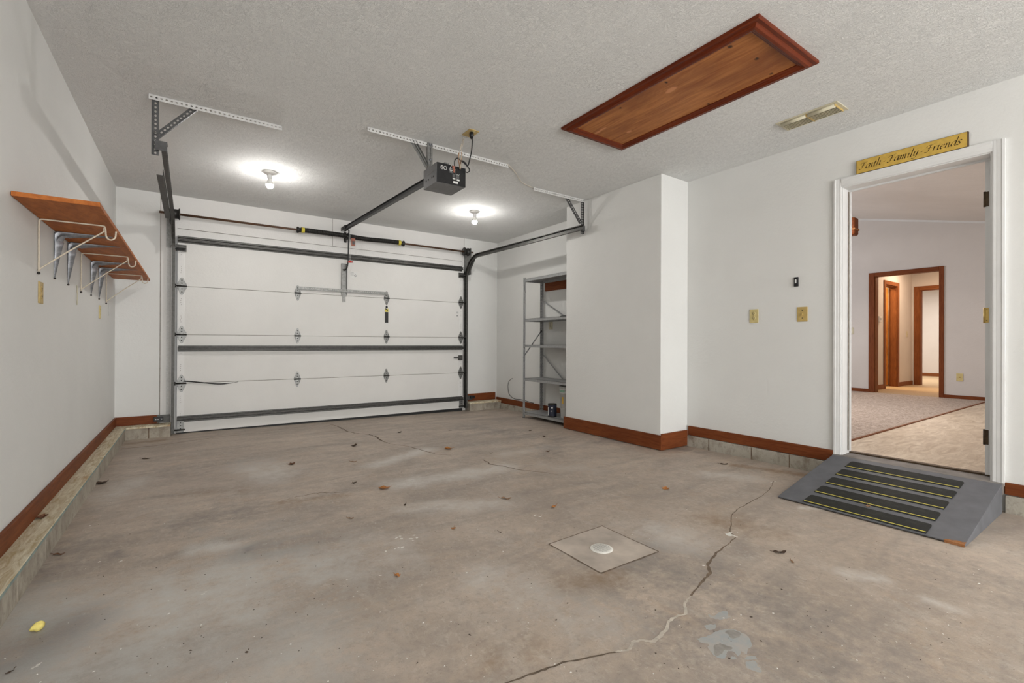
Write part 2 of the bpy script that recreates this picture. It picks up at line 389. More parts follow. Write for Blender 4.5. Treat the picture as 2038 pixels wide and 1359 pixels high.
# floor grid with stains
def floor_mesh():
    nx, ny = 151, 377; x0, x1, y0, y1 = XL-.12, XR+.02, FY, BY+.1
    mb = MB()
    pts = [(x0+(x1-x0)*i/(nx-1), y0+(y1-y0)*j/(ny-1)) for j in range(ny) for i in range(nx)]
    mb.add([(x, y, fz(x, y)) for x, y in pts], [(j*nx+i, j*nx+i+1, (j+1)*nx+i+1, (j+1)*nx+i) for j in range(ny-1) for i in range(nx-1)])
    mb.add([(x0, y0, -.15), (x1, y0, -.15), (x1, y1, -.15), (x0, y1, -.15)], [(0, 3, 2, 1)])
    o = struct('floor', mb, 'floor')
    S = dict(pale=[(745, 925, 850, 895, .10, .8), (790, 965, 1010, 930, .13, .8), (1000, 905, 1090, 890, .12, .4), (815, 1012, 990, 1000, .12, .6), (400, 1092, 460, 1086, .08, .8), (200, 990, 270, 960, .15, .5), (500, 925, 560, 945, .2, .6), (230, 1230, 420, 1180, .28, .75), (60, 1320, 200, 1250, .22, .6), (1690, 1142, 1750, 1152, .05, .9), (1845, 1193, 1910, 1217, .035, .8), (1300, 1060, 1350, 1075, .2, .5), (1080, 925, 1180, 935, .15, .3), (600, 1120, 760, 1100, .3, .4), (980, 1150, 1050, 1180, .15, .5), (1870, 1010, 1880, 1000, .1, .3), (1420, 945, 1500, 952, .12, .5), (1100, 1200, 1200, 1230, .2, .35), (1590, 1010, 1660, 1013, .02, 1.)],
             dark=[(60, 1310, 130, 1250, .14, 1.), (100, 1130, 150, 1090, .2, .5), (380, 1040, 450, 1020, .2, .55), (1200, 880, 1245, 872, .15, .7), (1090, 890, 1100, 900, .2, .5), (940, 850, 1090, 870, .25, .5), (1380, 1260, 1500, 1290, .25, .5), (1270, 1110, 1400, 1150, .25, .5), (500, 1095, 590, 1085, .15, .4), (1170, 1165, 1260, 1180, .2, .4), (1480, 1200, 1600, 1230, .3, .5), (230, 1100, 240, 1108, .03, .9), (488, 1094, 492, 1096, .02, 1.), (1850, 1130, 2030, 1180, .25, .35), (400, 930, 480, 920, .3, .35), (1560, 1340, 1760, 1340, .25, .45), (1480, 880, 1520, 905, .1, .4), (1320, 890, 1400, 900, .06, .6)],
             cool=[(50, 1200, 60, 1230, .15, .9), (400, 1190, 560, 1140, .35, .45), (300, 1320, 520, 1290, .35, .6), (120, 1340, 240, 1320, .2, .8), (420, 1070, 560, 1050, .2, .3)],
             brown=[(380, 985, 480, 975, .12, .45), (1440, 1040, 1520, 1050, .2, .5), (560, 1000, 690, 985, .05, .8), (1130, 1160, 1230, 1150, .1, .5), (240, 885, 330, 875, .08, .7), (1460, 925, 1600, 945, .06, .8), (970, 1310, 1060, 1290, .1, .4)],
             paint=[(1440, 1262, 1490, 1275, .06, .3)],
             white=[(1453, 1064, 1456, 1068, .010, .6)])
    for nm, L in S.items():
        segs = [(at(a, b, 2, 0), at(c, d, 2, 0), r, s) for a, b, c, d, r, s in L]
        at_ = o.data.attributes.new(nm, 'FLOAT', 'POINT')
        vals = [0.]*len(o.data.vertices)
        for a, b, r, s in segs:
            ax, ay, bx, by = a.x, a.y, b.x, b.y; dx, dy = bx-ax, by-ay; L2 = dx*dx+dy*dy+1e-9
            rr = max(r, .022)*2.2
            for k, (x, y) in enumerate(pts):
                if x < min(ax, bx)-rr or x > max(ax, bx)+rr or y < min(ay, by)-rr or y > max(ay, by)+rr: continue
                t = max(0, min(1, ((x-ax)*dx+(y-ay)*dy)/L2)); d = math.hypot(x-ax-t*dx, y-ay-t*dy)/max(r, .022)
                if d < 2.2: vals[k] = max(vals[k], s*math.exp(-d*d*.9))
        at_.data.foreach_set('value', vals)
    return o
FLOOR = floor_mesh()

def ribbon(name, px, wd, mat, z=.0006, sub=5, jit=.006, parent=FLOOR):
    P = [at(u, v, 2, 0) for u, v in px]; pts = []; ws = []
    if not isinstance(wd, (list, tuple)): wd = [wd]*len(P)
    for i in range(len(P)-1):
        for j in range(sub):
            t = j/sub; p = P[i].lerp(P[i+1], t)
            if j: p += Vector((rnd.uniform(-jit, jit), rnd.uniform(-jit, jit), 0))
            pts.append(p); ws.append((wd[i]*(1-t)+wd[i+1]*t)*rnd.uniform(.6, 1.3))
    pts.append(P[-1]); ws.append(wd[-1])
    vs = []; fs = []
    for i, p in enumerate(pts):
        t = (pts[min(i+1, len(pts)-1)]-pts[max(i-1, 0)]).normalized(); n = Vector((-t.y, t.x, 0))*ws[i]/2
        for q in (p-n, p+n): vs.append((q.x, q.y, fz(q.x, q.y)+z))
        if i: fs.append((2*i-2, 2*i-1, 2*i+1, 2*i))
    return obj(name, MB().add(vs, fs), mat, parent)
def crack(px, segs):
    return [ribbon('crack', px[a:b+1], w, m, z) for a, b, w, m, z in segs]
CR = [(990, 1366), (1050, 1343), (1085, 1332), (1120, 1318), (1170, 1309), (1225, 1298), (1253, 1292), (1258, 1278), (1280, 1274), (1300, 1277), (1325, 1255), (1331, 1236), (1348, 1226), (1365, 1222), (1363, 1200), (1375, 1186), (1395, 1160), (1414, 1140), (1409, 1122), (1425, 1100), (1445, 1086), (1464, 1070), (1453, 1058), (1456, 1025), (1470, 1012), (1492, 1000), (1515, 988), (1531, 975), (1540, 958)]
ribbon('crack', CR[:8], [.007, .008, .008, .007, .007, .005, .005, .004], 'crack_dark', .0005, 4, .003)
ribbon('crack', CR[5:16], [.007, .011, .010, .013, .012, .011, .015, .009, .009, .008, .006], 'crack_pale', .0008, 4, .003)
ribbon('crack', CR[15:24], [.007, .009, .012, .013, .008, .006, .005, .005, .004], 'crack_brown', .0006, 5, .004)
ribbon('crack', CR[23:], [.004, .004, .007, .005, .004, .003], 'crack_dark', .0006, 5, .004)
ribbon('crack', [(657, 842), (673, 848), (690, 857), (712, 862), (735, 864), (748, 869), (760, 877), (776, 883)], [.010, .013, .020, .012, .010, .024, .015, .008], 'crack_dark', .0008, 5, .012)
ribbon('crack', [(776, 883), (810, 888), (850, 899), (870, 904), (898, 906)], [.006, .009, .011, .010, .006], 'crack_brown', .0008, 5, .008)
ribbon('crack', [(962, 915), (976, 924), (1000, 927), (1035, 935), (1080, 940), (1120, 946)], [.008, .012, .009, .008, .006, .003], 'crack_brown', .0008, 5, .008)
ribbon('crack', [(243, 893), (300, 888), (360, 880), (430, 870), (480, 864), (560, 853), (640, 843)], [.008, .018, .006, .010, .005, .006, .005], 'crack_brown', .0006, 5, .006)
ribbon('crack', [(560, 996), (600, 987), (625, 982), (655, 980), (690, 979)], [.002, .005, .006, .007, .003], 'crack_brown', .0006, 5, .01)
for a, b in (((1196, 1092-46), (1311, 1098)), ((1311, 1098), (1196, 1141)), ((1196, 1141), (1092, 1083)), ((1092, 1083), (1200, 1046))):
    ribbon('groove', [a, b], [.006, .006], 'crack_brown', .0016, 8, .0015)
PC = [at(u, v, 2, 0) for u, v in ((1198, 1047), (1309, 1098), (1196, 1140), (1094, 1083))]
pm = MB(); pm.add([(p.x, p.y, .0012) for p in PC]+[(p.x, p.y, -.01) for p in PC], [(0, 1, 2, 3), (0, 4, 5, 1), (1, 5, 6, 2), (2, 6, 7, 3), (3, 7, 4, 0)])
obj('concrete_patch', pm, 'patch', FLOOR)
def stain(P, mat, z, nm='paint_stain'):
    pts = smoothpts([at(1380+x/8.04, 1190+y/8.04, 2, 0) for x, y in P+[P[0]]], 4)[:-1]
    pts = [(p.x+rnd.uniform(-.002, .002), p.y+rnd.uniform(-.002, .002), z) for p in pts]
    obj(nm, MB().add(pts, [tuple(range(len(pts)))]), mat, FLOOR)
stain([(60, 650), (200, 620), (300, 570), (420, 520), (540, 500), (680, 510), (780, 560), (880, 620), (940, 770), (870, 820), (850, 900), (760, 850), (730, 940), (640, 860), (560, 850), (530, 900), (500, 965), (400, 960), (310, 900), (230, 800), (240, 730), (130, 720)], 'stain_blue', .0004)
stain([(340, 760), (430, 730), (560, 770), (640, 800), (560, 840), (500, 830), (440, 900), (370, 930), (320, 850)], 'stain_dark', .0007)
stain([(500, 540), (600, 510), (720, 540), (760, 600), (700, 640), (620, 650), (560, 590)], 'stain_dark', .0007)
stain([(230, 255), (330, 280), (440, 215), (540, 215), (560, 290), (590, 300), (520, 335), (380, 340), (280, 320)], 'stain_blue', .0004)
stain([(180, 440), (270, 425), (360, 430), (350, 490), (270, 515), (200, 490)], 'stain_blue', .0004)
stain([(850, 1020), (980, 1010), (1030, 1090), (1100, 1180), (980, 1170), (840, 1110)], 'stain_blue', .0004)
stain([(820, 960), (900, 925), (1000, 940), (990, 980), (860, 990)], 'stain_blue', .0005)
stain([(590, 950), (640, 935), (690, 970), (620, 985)], 'stain_blue', .0004)
def spot(u, v, r, e=.6):
    p = at(u, v, 2, 0); n = 14; a0 = rnd.uniform(0, 3.1); vs = []
    for i in range(n):
        t = 2*math.pi*i/n; q = r*rnd.uniform(.55, 1.15); x, y = q*math.cos(t), q*math.sin(t)*e
        vs.append((p.x+x*math.cos(a0)-y*math.sin(a0), p.y+x*math.sin(a0)+y*math.cos(a0), fz(p.x, p.y)+.0007))
    obj('paint_spot', MB().add(vs, [tuple(range(n))]), 'fleck_white', FLOOR)
for u, v, r_ in ((790, 1070, .013), (799, 1072, .012), (796, 1067, .008), (818, 1072, .012), (824, 1065, .010), (830, 1070, .013), (822, 1076, .008), (768, 1097, .009), (786, 1092, .009), (793, 1090, .008), (801, 1089, .012), (1294, 1097, .014), (1302, 1099, .012), (1286, 1092, .007), (1064, 1026, .011), (1074, 1028, .013), (1078, 1025, .006),
                 (1453, 1060, .012), (1460, 1066, .017), (1466, 1068, .012), (70, 1327, .008), (77, 1322, .009), (64, 1330, .006), (404, 1182, .007), (409, 1178, .006), (757, 1145, .007), (690, 1154, .006), (703, 1188, .005), (1190, 1048+28, .006), (1233, 1039, .005), (198, 1118, .008), (240, 1117, .009), (1180, 1234, .004), (1104, 1322, .004), (1580, 960, .005), (1535, 960, .012), (1543, 958, .010)):
    spot(u, v, r_)
# drain
dc = at(1197, 1092, 2, 0)
dt = thing('floor_drain', (dc.x, dc.y, .001), 'small round white floor drain in the middle of the square concrete patch', 'drain')
m_ = MB(); m_.lathe([(0, .0035), (.047, .0035), (.052, .002), (.054, 0)], (dc.x, dc.y, .0012), 'Z', 28); obj('rim', m_, 'fleck_white', dt)
m_ = MB()
for i in range(-6, 7):
    for j in range(-6, 7):
        x, y = i*.0072+(j % 2)*.0036, j*.0062
        if x*x+y*y < .043**2: m_.disc((dc.x+x, dc.y+y, .0052), .0019, 'Z', 6)
obj('grate_hole', m_, 'label_grey', dt, kind='stuff')

# walls
struct('wall_left', B(XL-.12, XL, FY, BY+.12, -.1, H+.1), 'wall')
wb = MB(); wb.box(XL, -.262, BY, BY+.12, -.05, H); wb.box(3.322, XR+.15, BY, BY+.12, -.05, H); struct('wall_back', wb, 'wall')
jb = MB(); jb.box(-.258, DX0, BY-.004, BY+.12, -.05, H); jb.box(DX1, 3.318, BY-.004, BY+.12, -.05, H)
jb.box(DX0, 1.4515, BY-.004, BY+.12, 2.166, H); jb.box(1.4545, DX1, BY-.004, BY+.12, 2.166, H); jb.box(DX0, DX1, BY+.002, BY+.12, DTOP, 2.163)
hdr = struct('trim_1', jb, 'wall_header')
sm_ = MB(); sm_.box(-.264, -.2575, BY-.002, BY-.0005, .19, H); sm_.box(3.3175, 3.3225, BY-.002, BY-.0005, 2.1, H)  # dark strips stand in for the shade in the gaps between boards
obj('seam', sm_, 'seam', hdr)
sm_ = MB(); sm_.box(1.451, 1.455, BY-.0055, BY-.0035, 2.17, H); sm_.box(DX0, DX1, BY-.0045, BY-.0035, 2.163, 2.1665); obj('seam', sm_, 'seam', hdr)
wr = MB(); wr.box(XR, HX, FY, PY0-.02, -.1, H+1.6); wr.box(XR, HX, PY1+.02, BY+.12, -.1, H+1.6); wr.box(XR, HX, PY0-.02, PY1+.02, PZ1+.02, H+1.6); wr.box(XR, HX, PY0-.02, PY1+.02, -.1, .10)
struct('wall_right', wr, 'wall')
struct('wall_chase', B(XB, XR-.001, BX0, BX1, 0, H), 'wall', .004)
wf = MB(); wf.box(XL, XR, FY-.12, FY, -.1, H); struct('wall_front', wf, 'wall')
struct('ceiling', B(XL-.12, XR, FY-.12, BY+.12, H, H+.1), 'ceiling')
# nail heads and scuffs
for nm_, x_, L_ in (('nail_head', XL+.001, [(140, 240), (98, 84)]),):
    pass

# masonry curb and baseboards
c1 = struct('trim_2', B(XL+.001, -.522, FY, 5.87, -.02, .112), 'curb', .004)
obj('cap', B(XL+.001, -.517, FY, 5.874, .108, .122), 'curb_cap', c1, .003)
obj('painted_edge', B(-.5175, -.5155, FY, 5.868, .108, .1195), 'curb_blue', c1)
mj = MB()
for y in (2.05, 2.45, 2.86, 3.27, 3.68, 4.09, 4.5, 4.91, 5.32, 5.7): mj.prism([(-.523, y-.005), (-.5213, y-.003), (-.5208, y), (-.5213, y+.003), (-.523, y+.005)], -.01, .107, 2)
obj('mortar_joint', mj, 'curb', c1)
c2_ = struct('trim_3', B(XL, -.165, 5.875, BY-.001, -.02, .106), 'curb', .004)
obj('cap', B(XL, -.165, 5.868, BY-.001, .104, .120), 'curb_cap', c2_, .002)
obj('mortar_joint', B(-.345, -.335, 5.872, 5.876, 0, .104), 'crack_brown', c2_)
c3 = struct('trim_4', B(3.345, XR-.002, 5.90, BY-.001, -.06, .075), 'curb', .004)
obj('cap', B(3.345, XR-.002, 5.893, BY-.001, .073, .098), 'curb_cap', c3, .002)
obj('mortar_joint', B(3.56, 3.568, 5.897, 5.901, -.03, .073), 'crack_brown', c3)
c4 = struct('trim_5', B(3.862, XR-.001, 4.0, 5.89, -.06, .055), 'curb_right', .003)
mj = MB()
for y in (5.45, 5.05, 4.65, 4.25): mj.box(3.8605, 3.8625, y-.003, y+.003, -.03, .055)
obj('mortar_joint', mj, 'crack_brown', c4)
c5 = struct('trim_6', B(3.872, XR-.001, 1.40, 2.69, -.02, .10), 'curb_right', .003)
mj = MB()
for y in (2.45, 2.06, 1.76): mj.box(3.8705, 3.8725, y-.004, y+.004, 0, .1)
obj('mortar_joint', mj, 'crack_brown', c5)
struct('trim_7', B(3.872, XR-.001, FY, .585, -.02, .10), 'curb_right', .003)
def base(name, x0, x1, y0, y1, z0, z1, ax):
    o = struct(name, B(x0, x1, y0, y1, z0, z1), 'base_x' if ax == 0 else 'base_y', .003)
    return o
base('baseboard_left', XL+.0005, XL+.016, FY, BY-.018, .122, .208, 1)
base('baseboard_back_left', XL+.001, -.262, BY-.017, BY-.001, .121, .208, 0)
base('baseboard_back_right', 3.385, 3.868, BY-.017, BY-.001, .10, .208, 0)
base('baseboard_niche', XR-.018, XR-.001, 3.99, BY-.018, .055, .135, 1)
base('baseboard_chase_side', XB-.018, XB-.0005, BX0-.018, BX1+.02, .006, .138, 1)
base('baseboard_chase_front', XB-.0004, XR-.02, BX0-.018, BX0-.0005, .004, .150, 0)
base('baseboard_right', XR-.019, XR-.001, 1.462, BX0-.02, .104, .190, 1)
base('baseboard_right_near', XR-.019, XR-.001, FY, .588, .104, .172, 1)
# raised edge on the left baseboard
o_ = MB().prism([(XL+.016, .19), (XL+.020, .196), (XL+.020, .204), (XL+.012, .21), (XL+.001, .21), (XL+.001, .19)], FY, BY-.018, 1)

# ------------------------------------------------------------ garage door
DY = 6.0; XA, XZ = -.118, 3.275
gd = thing('garage_door', (1.58, DY+.02, 0), 'white sectional overhead garage door of four wide panels at the end of the garage', 'garage door')
ZS = [(.012, .526), (.530, 1.039), (1.043, 1.549), (1.553, 2.082)]
for z0, z1 in ZS:
    p = obj('panel', B(XA, XZ, DY, DY+.04, z0, z1), 'door_paint', gd, .003)
    for x0, x1 in ((XA+.001, -.055), (3.205, XZ-.001)):
        obj('stile', B(x0, x1, DY-.003, DY+.002, z0+.006, z1-.006), 'door_stile', p, .001)
    hm = MB()
    for x in (-.085, 3.242):
        for q in (.26, .30, .34, .38, .62, .66, .70, .74):
            hm.disc((x+rnd.uniform(-.003, .003), DY-.0036, z0+(z1-z0)*q), .003, 'Y', 6)
    obj('nail_hole', hm, 'seam', p, kind='stuff')
for zj in (.528, 1.041, 1.551): obj('gap_backing', B(XA+.002, XZ-.002, DY+.006, DY+.0385, zj-.008, zj+.008), 'seam', gd)  # backing strips added to stop light leaking through the panel gaps
sd = MB()
for i in range(24):
    x0 = XA+(XZ-XA)*i/24; x1 = XA+(XZ-XA)*(i+1)/24
    a, b = fz(x0, 6), fz(x1, 6)
    sd.add([(x0, DY+.004, a), (x1, DY+.004, b), (x1, DY+.004, .018), (x0, DY+.004, .018), (x0, DY+.036, a), (x1, DY+.036, b), (x1, DY+.036, .018), (x0, DY+.036, .018)], [(0, 1, 2, 3), (4, 7, 6, 5), (0, 4, 5, 1), (3, 2, 6, 7), (0, 3, 7, 4), (1, 5, 6, 2)])
obj('bottom_seal', sd, 'black_matte', gd)
def strut(z0, z1, x0, x1):
    y = DY-.001; d = .048; h = z1-z0
    pr = [(y, z0), (y-.004, z0), (y-.004, z0+h*.2), (y-d, z0+h*.26), (y-d, z0+h*.36), (y-d+.012, z0+h*.44), (y-d+.012, z0+h*.58), (y-d, z0+h*.66), (y-d, z0+h*.76), (y-.004, z0+h*.82), (y-.004, z1), (y, z1)]
    return obj('strut', MB().prism(pr, x0, x1, 0), 'galv_dark', gd)
strut(2.006, 2.080, XA+.003, XZ-.02); strut(.862, .926, XA+.012, XZ-.005); strut(.120, .186, XA+.005, XZ-.005)
def hinge(x, z, wd, ht, side=0):
    y = DY-.004 if side else DY
    pl = MB()
    def leaf(s):
        n = 6; prof = []
        w2 = wd/2
        pts = [(-w2*.95, 0), (-w2*.95, ht*.10*s), (-w2*.55, ht*.30*s), (-.010, ht*.47*s), (0, ht*.5*s), (.010, ht*.47*s), (w2*.55, ht*.30*s), (w2*.95, ht*.10*s), (w2*.95, 0)]
        if s < 0: pts = pts[::-1]
        pl.prism([(x+a, z+b) for a, b in pts], y-.004, y-.0005, 1)
    leaf(1); leaf(-1)
    for s in (1, -1):
        for a in (-1, 1):
            pl.box(x+a*wd*.30-.002, x+a*wd*.30+.002, y-.018, y-.003, z, z+s*ht*.20)
    h = obj('hinge', pl, 'galv', gd)
    kn = MB(); kn.tube([(x-wd*.5, y-.014, z), (x+wd*.5, y-.014, z)], .0085, 10)
    obj('pin', kn, 'iron', h)
    for dz in (ht*.16, ht*.33, -ht*.16, -ht*.33):
        obj('bolt', MB().lathe([(0, -.0085), (.0065, -.0085), (.0065, -.003)], (x, y, z+dz), 'Y', 6), 'galv_dark', h)
    if side:
        r_ = MB(); r_.tube([(x, y-.016, z), (x+side*.062, y-.016, z)], .0055, 8); r_.lathe([(0, -.008), (.018, -.008), (.020, 0), (.018, .008), (0, .008)], (x+side*.058, y-.016, z), 'X', 14)
        obj('roller', r_, 'iron', h)
for z in (.528, 1.041, 1.551):
    hinge(-.078, z, .088, .185, -1); hinge(1.046, z, .074, .185); hinge(2.130, z, .074, .185); hinge(3.238, z, .078, .185, 1)
# top and bottom roller fixtures
for x, s in ((-.085, -1), (3.245, 1)):
    t_ = MB(); t_.box(x-.045, x+.045, DY-.012, DY-.004, 1.915, 1.985); t_.box(x-.04, x+.042, DY-.05, DY-.012, 1.945, 1.955); t_.box(x-.04, x+.042, DY-.045, DY-.012, 1.915, 1.921)
    h = obj('top_fixture', t_, 'galv_dark', gd)
    obj('roller', MB().tube([(x-s*.03, DY-.03, 1.932), (x+s*.055, DY-.03, 1.932)], .007, 8), 'iron', h)
    b_ = MB(); b_.box(x-.028, x+.03, DY-.014, DY-.004, .018, .165); b_.box(x-.03, x+.034, DY-.045, DY-.012, .03, .036)
    h = obj('bottom_fixture', b_, 'galv', gd)
    k_ = MB()
    for z in (.055, .085, .115, .145): k_.disc((x+.002, DY-.0145, z), .006, 'Y', 8)
    obj('hole', k_, 'dark_gap', h, kind='stuff')
    obj('roller', MB().tube([(x-s*.04, DY-.026, .043), (x+s*.05, DY-.026, .043)], .008, 8), 'iron', h)
# slide lock
l_ = MB(); l_.box(3.20, 3.262, DY-.022, DY-.004, .712, .785); l_.box(3.125, 3.235, DY-.016, DY-.004, .738, .760)
obj('slide_lock', l_, 'galv_dark', gd, .002)
# operator reinforcement
ob = MB()
for x in (1.549, 1.611): ob.box(x-.0035, x+.0035, DY-.030, DY-.002, 1.56, 1.95)
ob.box(1.549, 1.611, DY-.005, DY-.001, 1.54, 1.955)
opb = obj('operator_bracket', ob, 'galv', gd)
tl = MB(); tl.box(1.563, 1.597, DY-.012, DY-.002, 1.475, 1.56); obj('bracket_tail', tl, 'galv', opb)
ang = MB()
ang.T = frame_T((1.047, DY-.026, 1.612), (1, 0, .0035), (0, 0, 1)); ang.perf(1.092, .030, .0025, .0254, .0052)
ang.T = None; ang.box(1.047, 2.139, DY-.028, DY-.002, 1.594, 1.598)
obj('perforated_angle', ang, 'galv', gd)
# pull strap hanging from the lowest left hinge
sp = smoothpts([(-.06, DY-.02, .552), (.02, DY-.016, .542), (.12, DY-.014, .526), (.24, DY-.012, .508), (.34, DY-.010, .508), (.44, DY-.009, .522)], 6)
obj('pull_rope', MB().tube(sp, [.006]*(len(sp)-8)+[.0045, .0035, .003, .0025, .002, .002, .002, .002], 8), 'black_matte', gd)
# labels on the door
def quadY(x0, x1, z0, z1, y): return MB().add([(x0, y, z0), (x1, y, z0), (x1, y, z1), (x0, y, z1)], [(0, 1, 2, 3)])
wl = obj('warning_label', B(2.105, 2.156, DY-.0016, DY-.0004, 1.205, 1.452), 'label_white', gd)
obj('black_field', quadY(2.107, 2.154, 1.228, 1.368, DY-.002), 'black', wl)
obj('yellow_field', quadY(2.107, 2.154, 1.370, 1.415, DY-.002), 'yellow', wl)
bl = MB(); bl.lathe([(0, 0), (.016, 0), (.016, .0004)], (2.131, DY-.0022, 1.435), 'Y', 12); bl.add([(2.112, DY-.0024, 1.42), (2.130, DY-.0024, 1.412), (2.150, DY-.0024, 1.395), (2.145, DY-.0024, 1.385), (2.125, DY-.0024, 1.40), (2.11, DY-.0024, 1.41)], [(0, 1, 2, 3, 4, 5)])
obj('pictogram', bl, 'black', wl)
il = obj('instruction_label', B(1.655, 1.745, DY-.0014, DY-.0004, 1.785, 1.865), 'label_white', gd)
tx = MB()
for i in range(5): tx.add([(1.66, DY-.0017, 1.852-i*.010), (1.700+(i % 2)*.005, DY-.0017, 1.852-i*.010), (1.700+(i % 2)*.005, DY-.0017, 1.850-i*.010), (1.66, DY-.0017, 1.850-i*.010)], [(0, 1, 2, 3)])
tx.lathe([(.010, 0), (.014, 0), (.014, .0003)], (1.722, DY-.0019, 1.815), 'Y', 14)
obj('print', tx, 'label_grey', il)
il = obj('rating_label', B(3.165, 3.200, DY-.0014, DY-.0004, 1.338, 1.425), 'label_white', gd)
tx = MB()
for i in range(3): tx.box(3.170, 3.195, DY-.0019, DY-.0014, 1.41-i*.008, 1.413-i*.008)
tx.box(3.172, 3.19, DY-.0019, DY-.0014, 1.35, 1.362); obj('print', tx, 'label_grey', il)

# ------------------------------------------------------------ tracks
def cprof(cx, cy, w, d, th=.0022, open_dir=1):
    return cx, cy, w, d, th
def track(name, xv, side, ey, xe, ze, label):
    """C channel: vertical at x=xv, curve, then horizontal back to (xe, ey, ze); side = -1 left / 1 right (web on that side)"""
    t = thing(name, (xv, 5.95, 0), label, 'door track', 'steel tracks either side of the garage door')
    zc = 2.195; r = .33; yv = 5.955
    path = [(xv, yv, .012), (xv, yv, zc-r)]
    curve = [(xv, yv-r+r*math.cos(a), zc-r+r*math.sin(a)) for a in [math.pi/2*i/12 for i in range(13)]]
    hor = [(xv, yv-r, zc), (xe, ey, ze)]
    # cross-section (s along inward-normal, x offset): web on outer side, rounded lips
    hw = .027; dp = .026
    sec = [(-hw, 0), (-hw, dp), (-hw+.008, dp), (-hw+.008, dp-.002), (-hw+.0022, dp-.002), (-hw+.0022, .0022), (hw-.0022, .0022), (hw-.0022, dp-.002), (hw-.008, dp-.002), (hw-.008, dp), (hw, dp), (hw, 0)]
    def sweep(nm, pts, norms, mat):
        mb = MB(); n = len(sec); vs = []
        for p, nn in zip(pts, norms):
            for s_, d_ in sec: vs.append(Vector(p)+Vector(nn)*s_+Vector((side*(.016-d_), 0, 0)))
        fs = [(i*n+k, i*n+(k+1) % n, (i+1)*n+(k+1) % n, (i+1)*n+k) for i in range(len(pts)-1) for k in range(n)]
        fs += [tuple(range(n)), tuple(range((len(pts)-1)*n, len(pts)*n))[::-1]]
        return obj(nm, mb.add(vs, fs), mat, t)
    sweep('vertical_track', path, [(0, 1, 0)]*2, 'galv_dark')
    cn = [(0, math.cos(a), math.sin(a)) for a in [math.pi/2*i/12 for i in range(13)]]
    sweep('curved_track', curve, cn, 'galv_dark')
    sweep('horizontal_track', hor, [(0, 0, 1)]*2, 'galv_dark')
    # wall angle behind the vertical track and flag bracket
    wa = MB(); xo = xv+side*.018
    wa.box(xo, xo+side*.003, 5.93, BY-.006, .20, 2.02); wa.box(xo, xo+side*.045, BY-.0085, BY-.0055, .18, 2.02)
    obj('wall_angle', wa, 'galv_paint' if side < 0 else 'galv', t)
    fb = MB(); fb.box(xo, xo+side*.003, 5.84, BY-.006, 1.95, 2.33); fb.box(xo, xo+side*.05, BY-.009, BY-.0055, 1.95, 2.33)
    fb.prism([(5.84, 2.02), (5.84, 2.20), (5.72, 2.20), (5.72, 2.15)], xo, xo+side*.003, 0)
    obj('flag_bracket', fb, 'galv', t)
    return t
tl_ = track('door_track', -.146, -1, 3.66, -.142, 2.20, 'grey steel garage door track along the left wall side, hung from the nearer perforated angle')
tr_ = track('door_track', 3.300, 1, 3.62, 3.405, 2.195, 'grey steel garage door track curving over to the white boxed-out wall on the right')
for t_, xh, xb, sgn in ((tl_, -.188, -.17, 1), (tr_, 3.452, 3.42, -1)):
    yh = 3.675
    h_ = MB()
    h_.T = frame_T((xh, yh, 2.14), (0, 0, 1), (1, 0, 0)); h_.perf(.365, .034, .0025, .0254, .0062)
    h_.T = frame_T((xh-.017*sgn, yh, 2.14), (0, 0, 1), (0, 1, 0)); h_.perf(.365, .03, .0022, .0254, .0055)
    obj('hanger_strap', h_, 'galv_black', t_)
    d_ = MB(); top = Vector((xh+sgn*.205, yh+.012, 2.50)); bot = Vector((xh+sgn*.005, yh+.012, 2.265))
    L = (top-bot).length
    d_.T = frame_T(bot, top-bot, (1, 0, -.8)); d_.perf(L, .034, .0025, .0254, .006)
    d_.T = frame_T(bot+Vector((.013*sgn, 0, -.013)), top-bot, (0, 1, 0)); d_.perf(L, .022, .0022, .0254, .0045)
    obj('brace', d_, 'galv_black', t_)
    e_ = MB(); xt = -.142 if sgn > 0 else 3.42
    e_.box(min(xh, xt)-.002, max(xh, xt)+.015, yh-.03, yh-.026, 2.165, 2.225); e_.box(xt-.015, xt+.015, yh-.026, yh+.05, 2.222, 2.226)
    obj('end_bracket', e_, 'galv_black', t_)
    for z in (2.185, 2.275): obj('bolt', MB().lathe([(0, -.012), (.009, -.012), (.009, -.002)], (xh, yh-.002, z), 'Y', 6), 'galv', t_)
# stiffening angle along the outside of the left track
st_ = MB(); st_.prism([(-.205, 2.150), (-.166, 2.150), (-.166, 2.195), (-.169, 2.195), (-.169, 2.153), (-.205, 2.153)], 4.14, 5.55, 1); obj('stiffener', st_, 'galv_dark', tl_)
# ceiling angles the hangers bolt to
def ceil_angle(x0, x1, y, label, mat='galv_paint'):
    m = MB(); L = x1-x0
    m.T = frame_T((x0, y-.017, H-.017), (1, 0, 0), (0, 0, 1)); m.perf(L, .032, .0022, .0254, .0050)
    m.T = None; m.box(x0, x1, y-.016, y+.014, H-.0035, H-.001)
    obj('ceiling_angle', m, mat, None, 0, label, 'angle iron', 'perforated angles screwed to the ceiling')
ceil_angle(-.222, .528, 3.675, 'perforated white-painted angle on the ceiling holding the left track hanger')
ceil_angle(1.032, 2.245, 3.332, 'long perforated white-painted angle on the ceiling above the garage door opener')
ceil_angle(2.785, 3.462, 3.675, 'perforated painted angle on the ceiling at the top of the right track hanger')
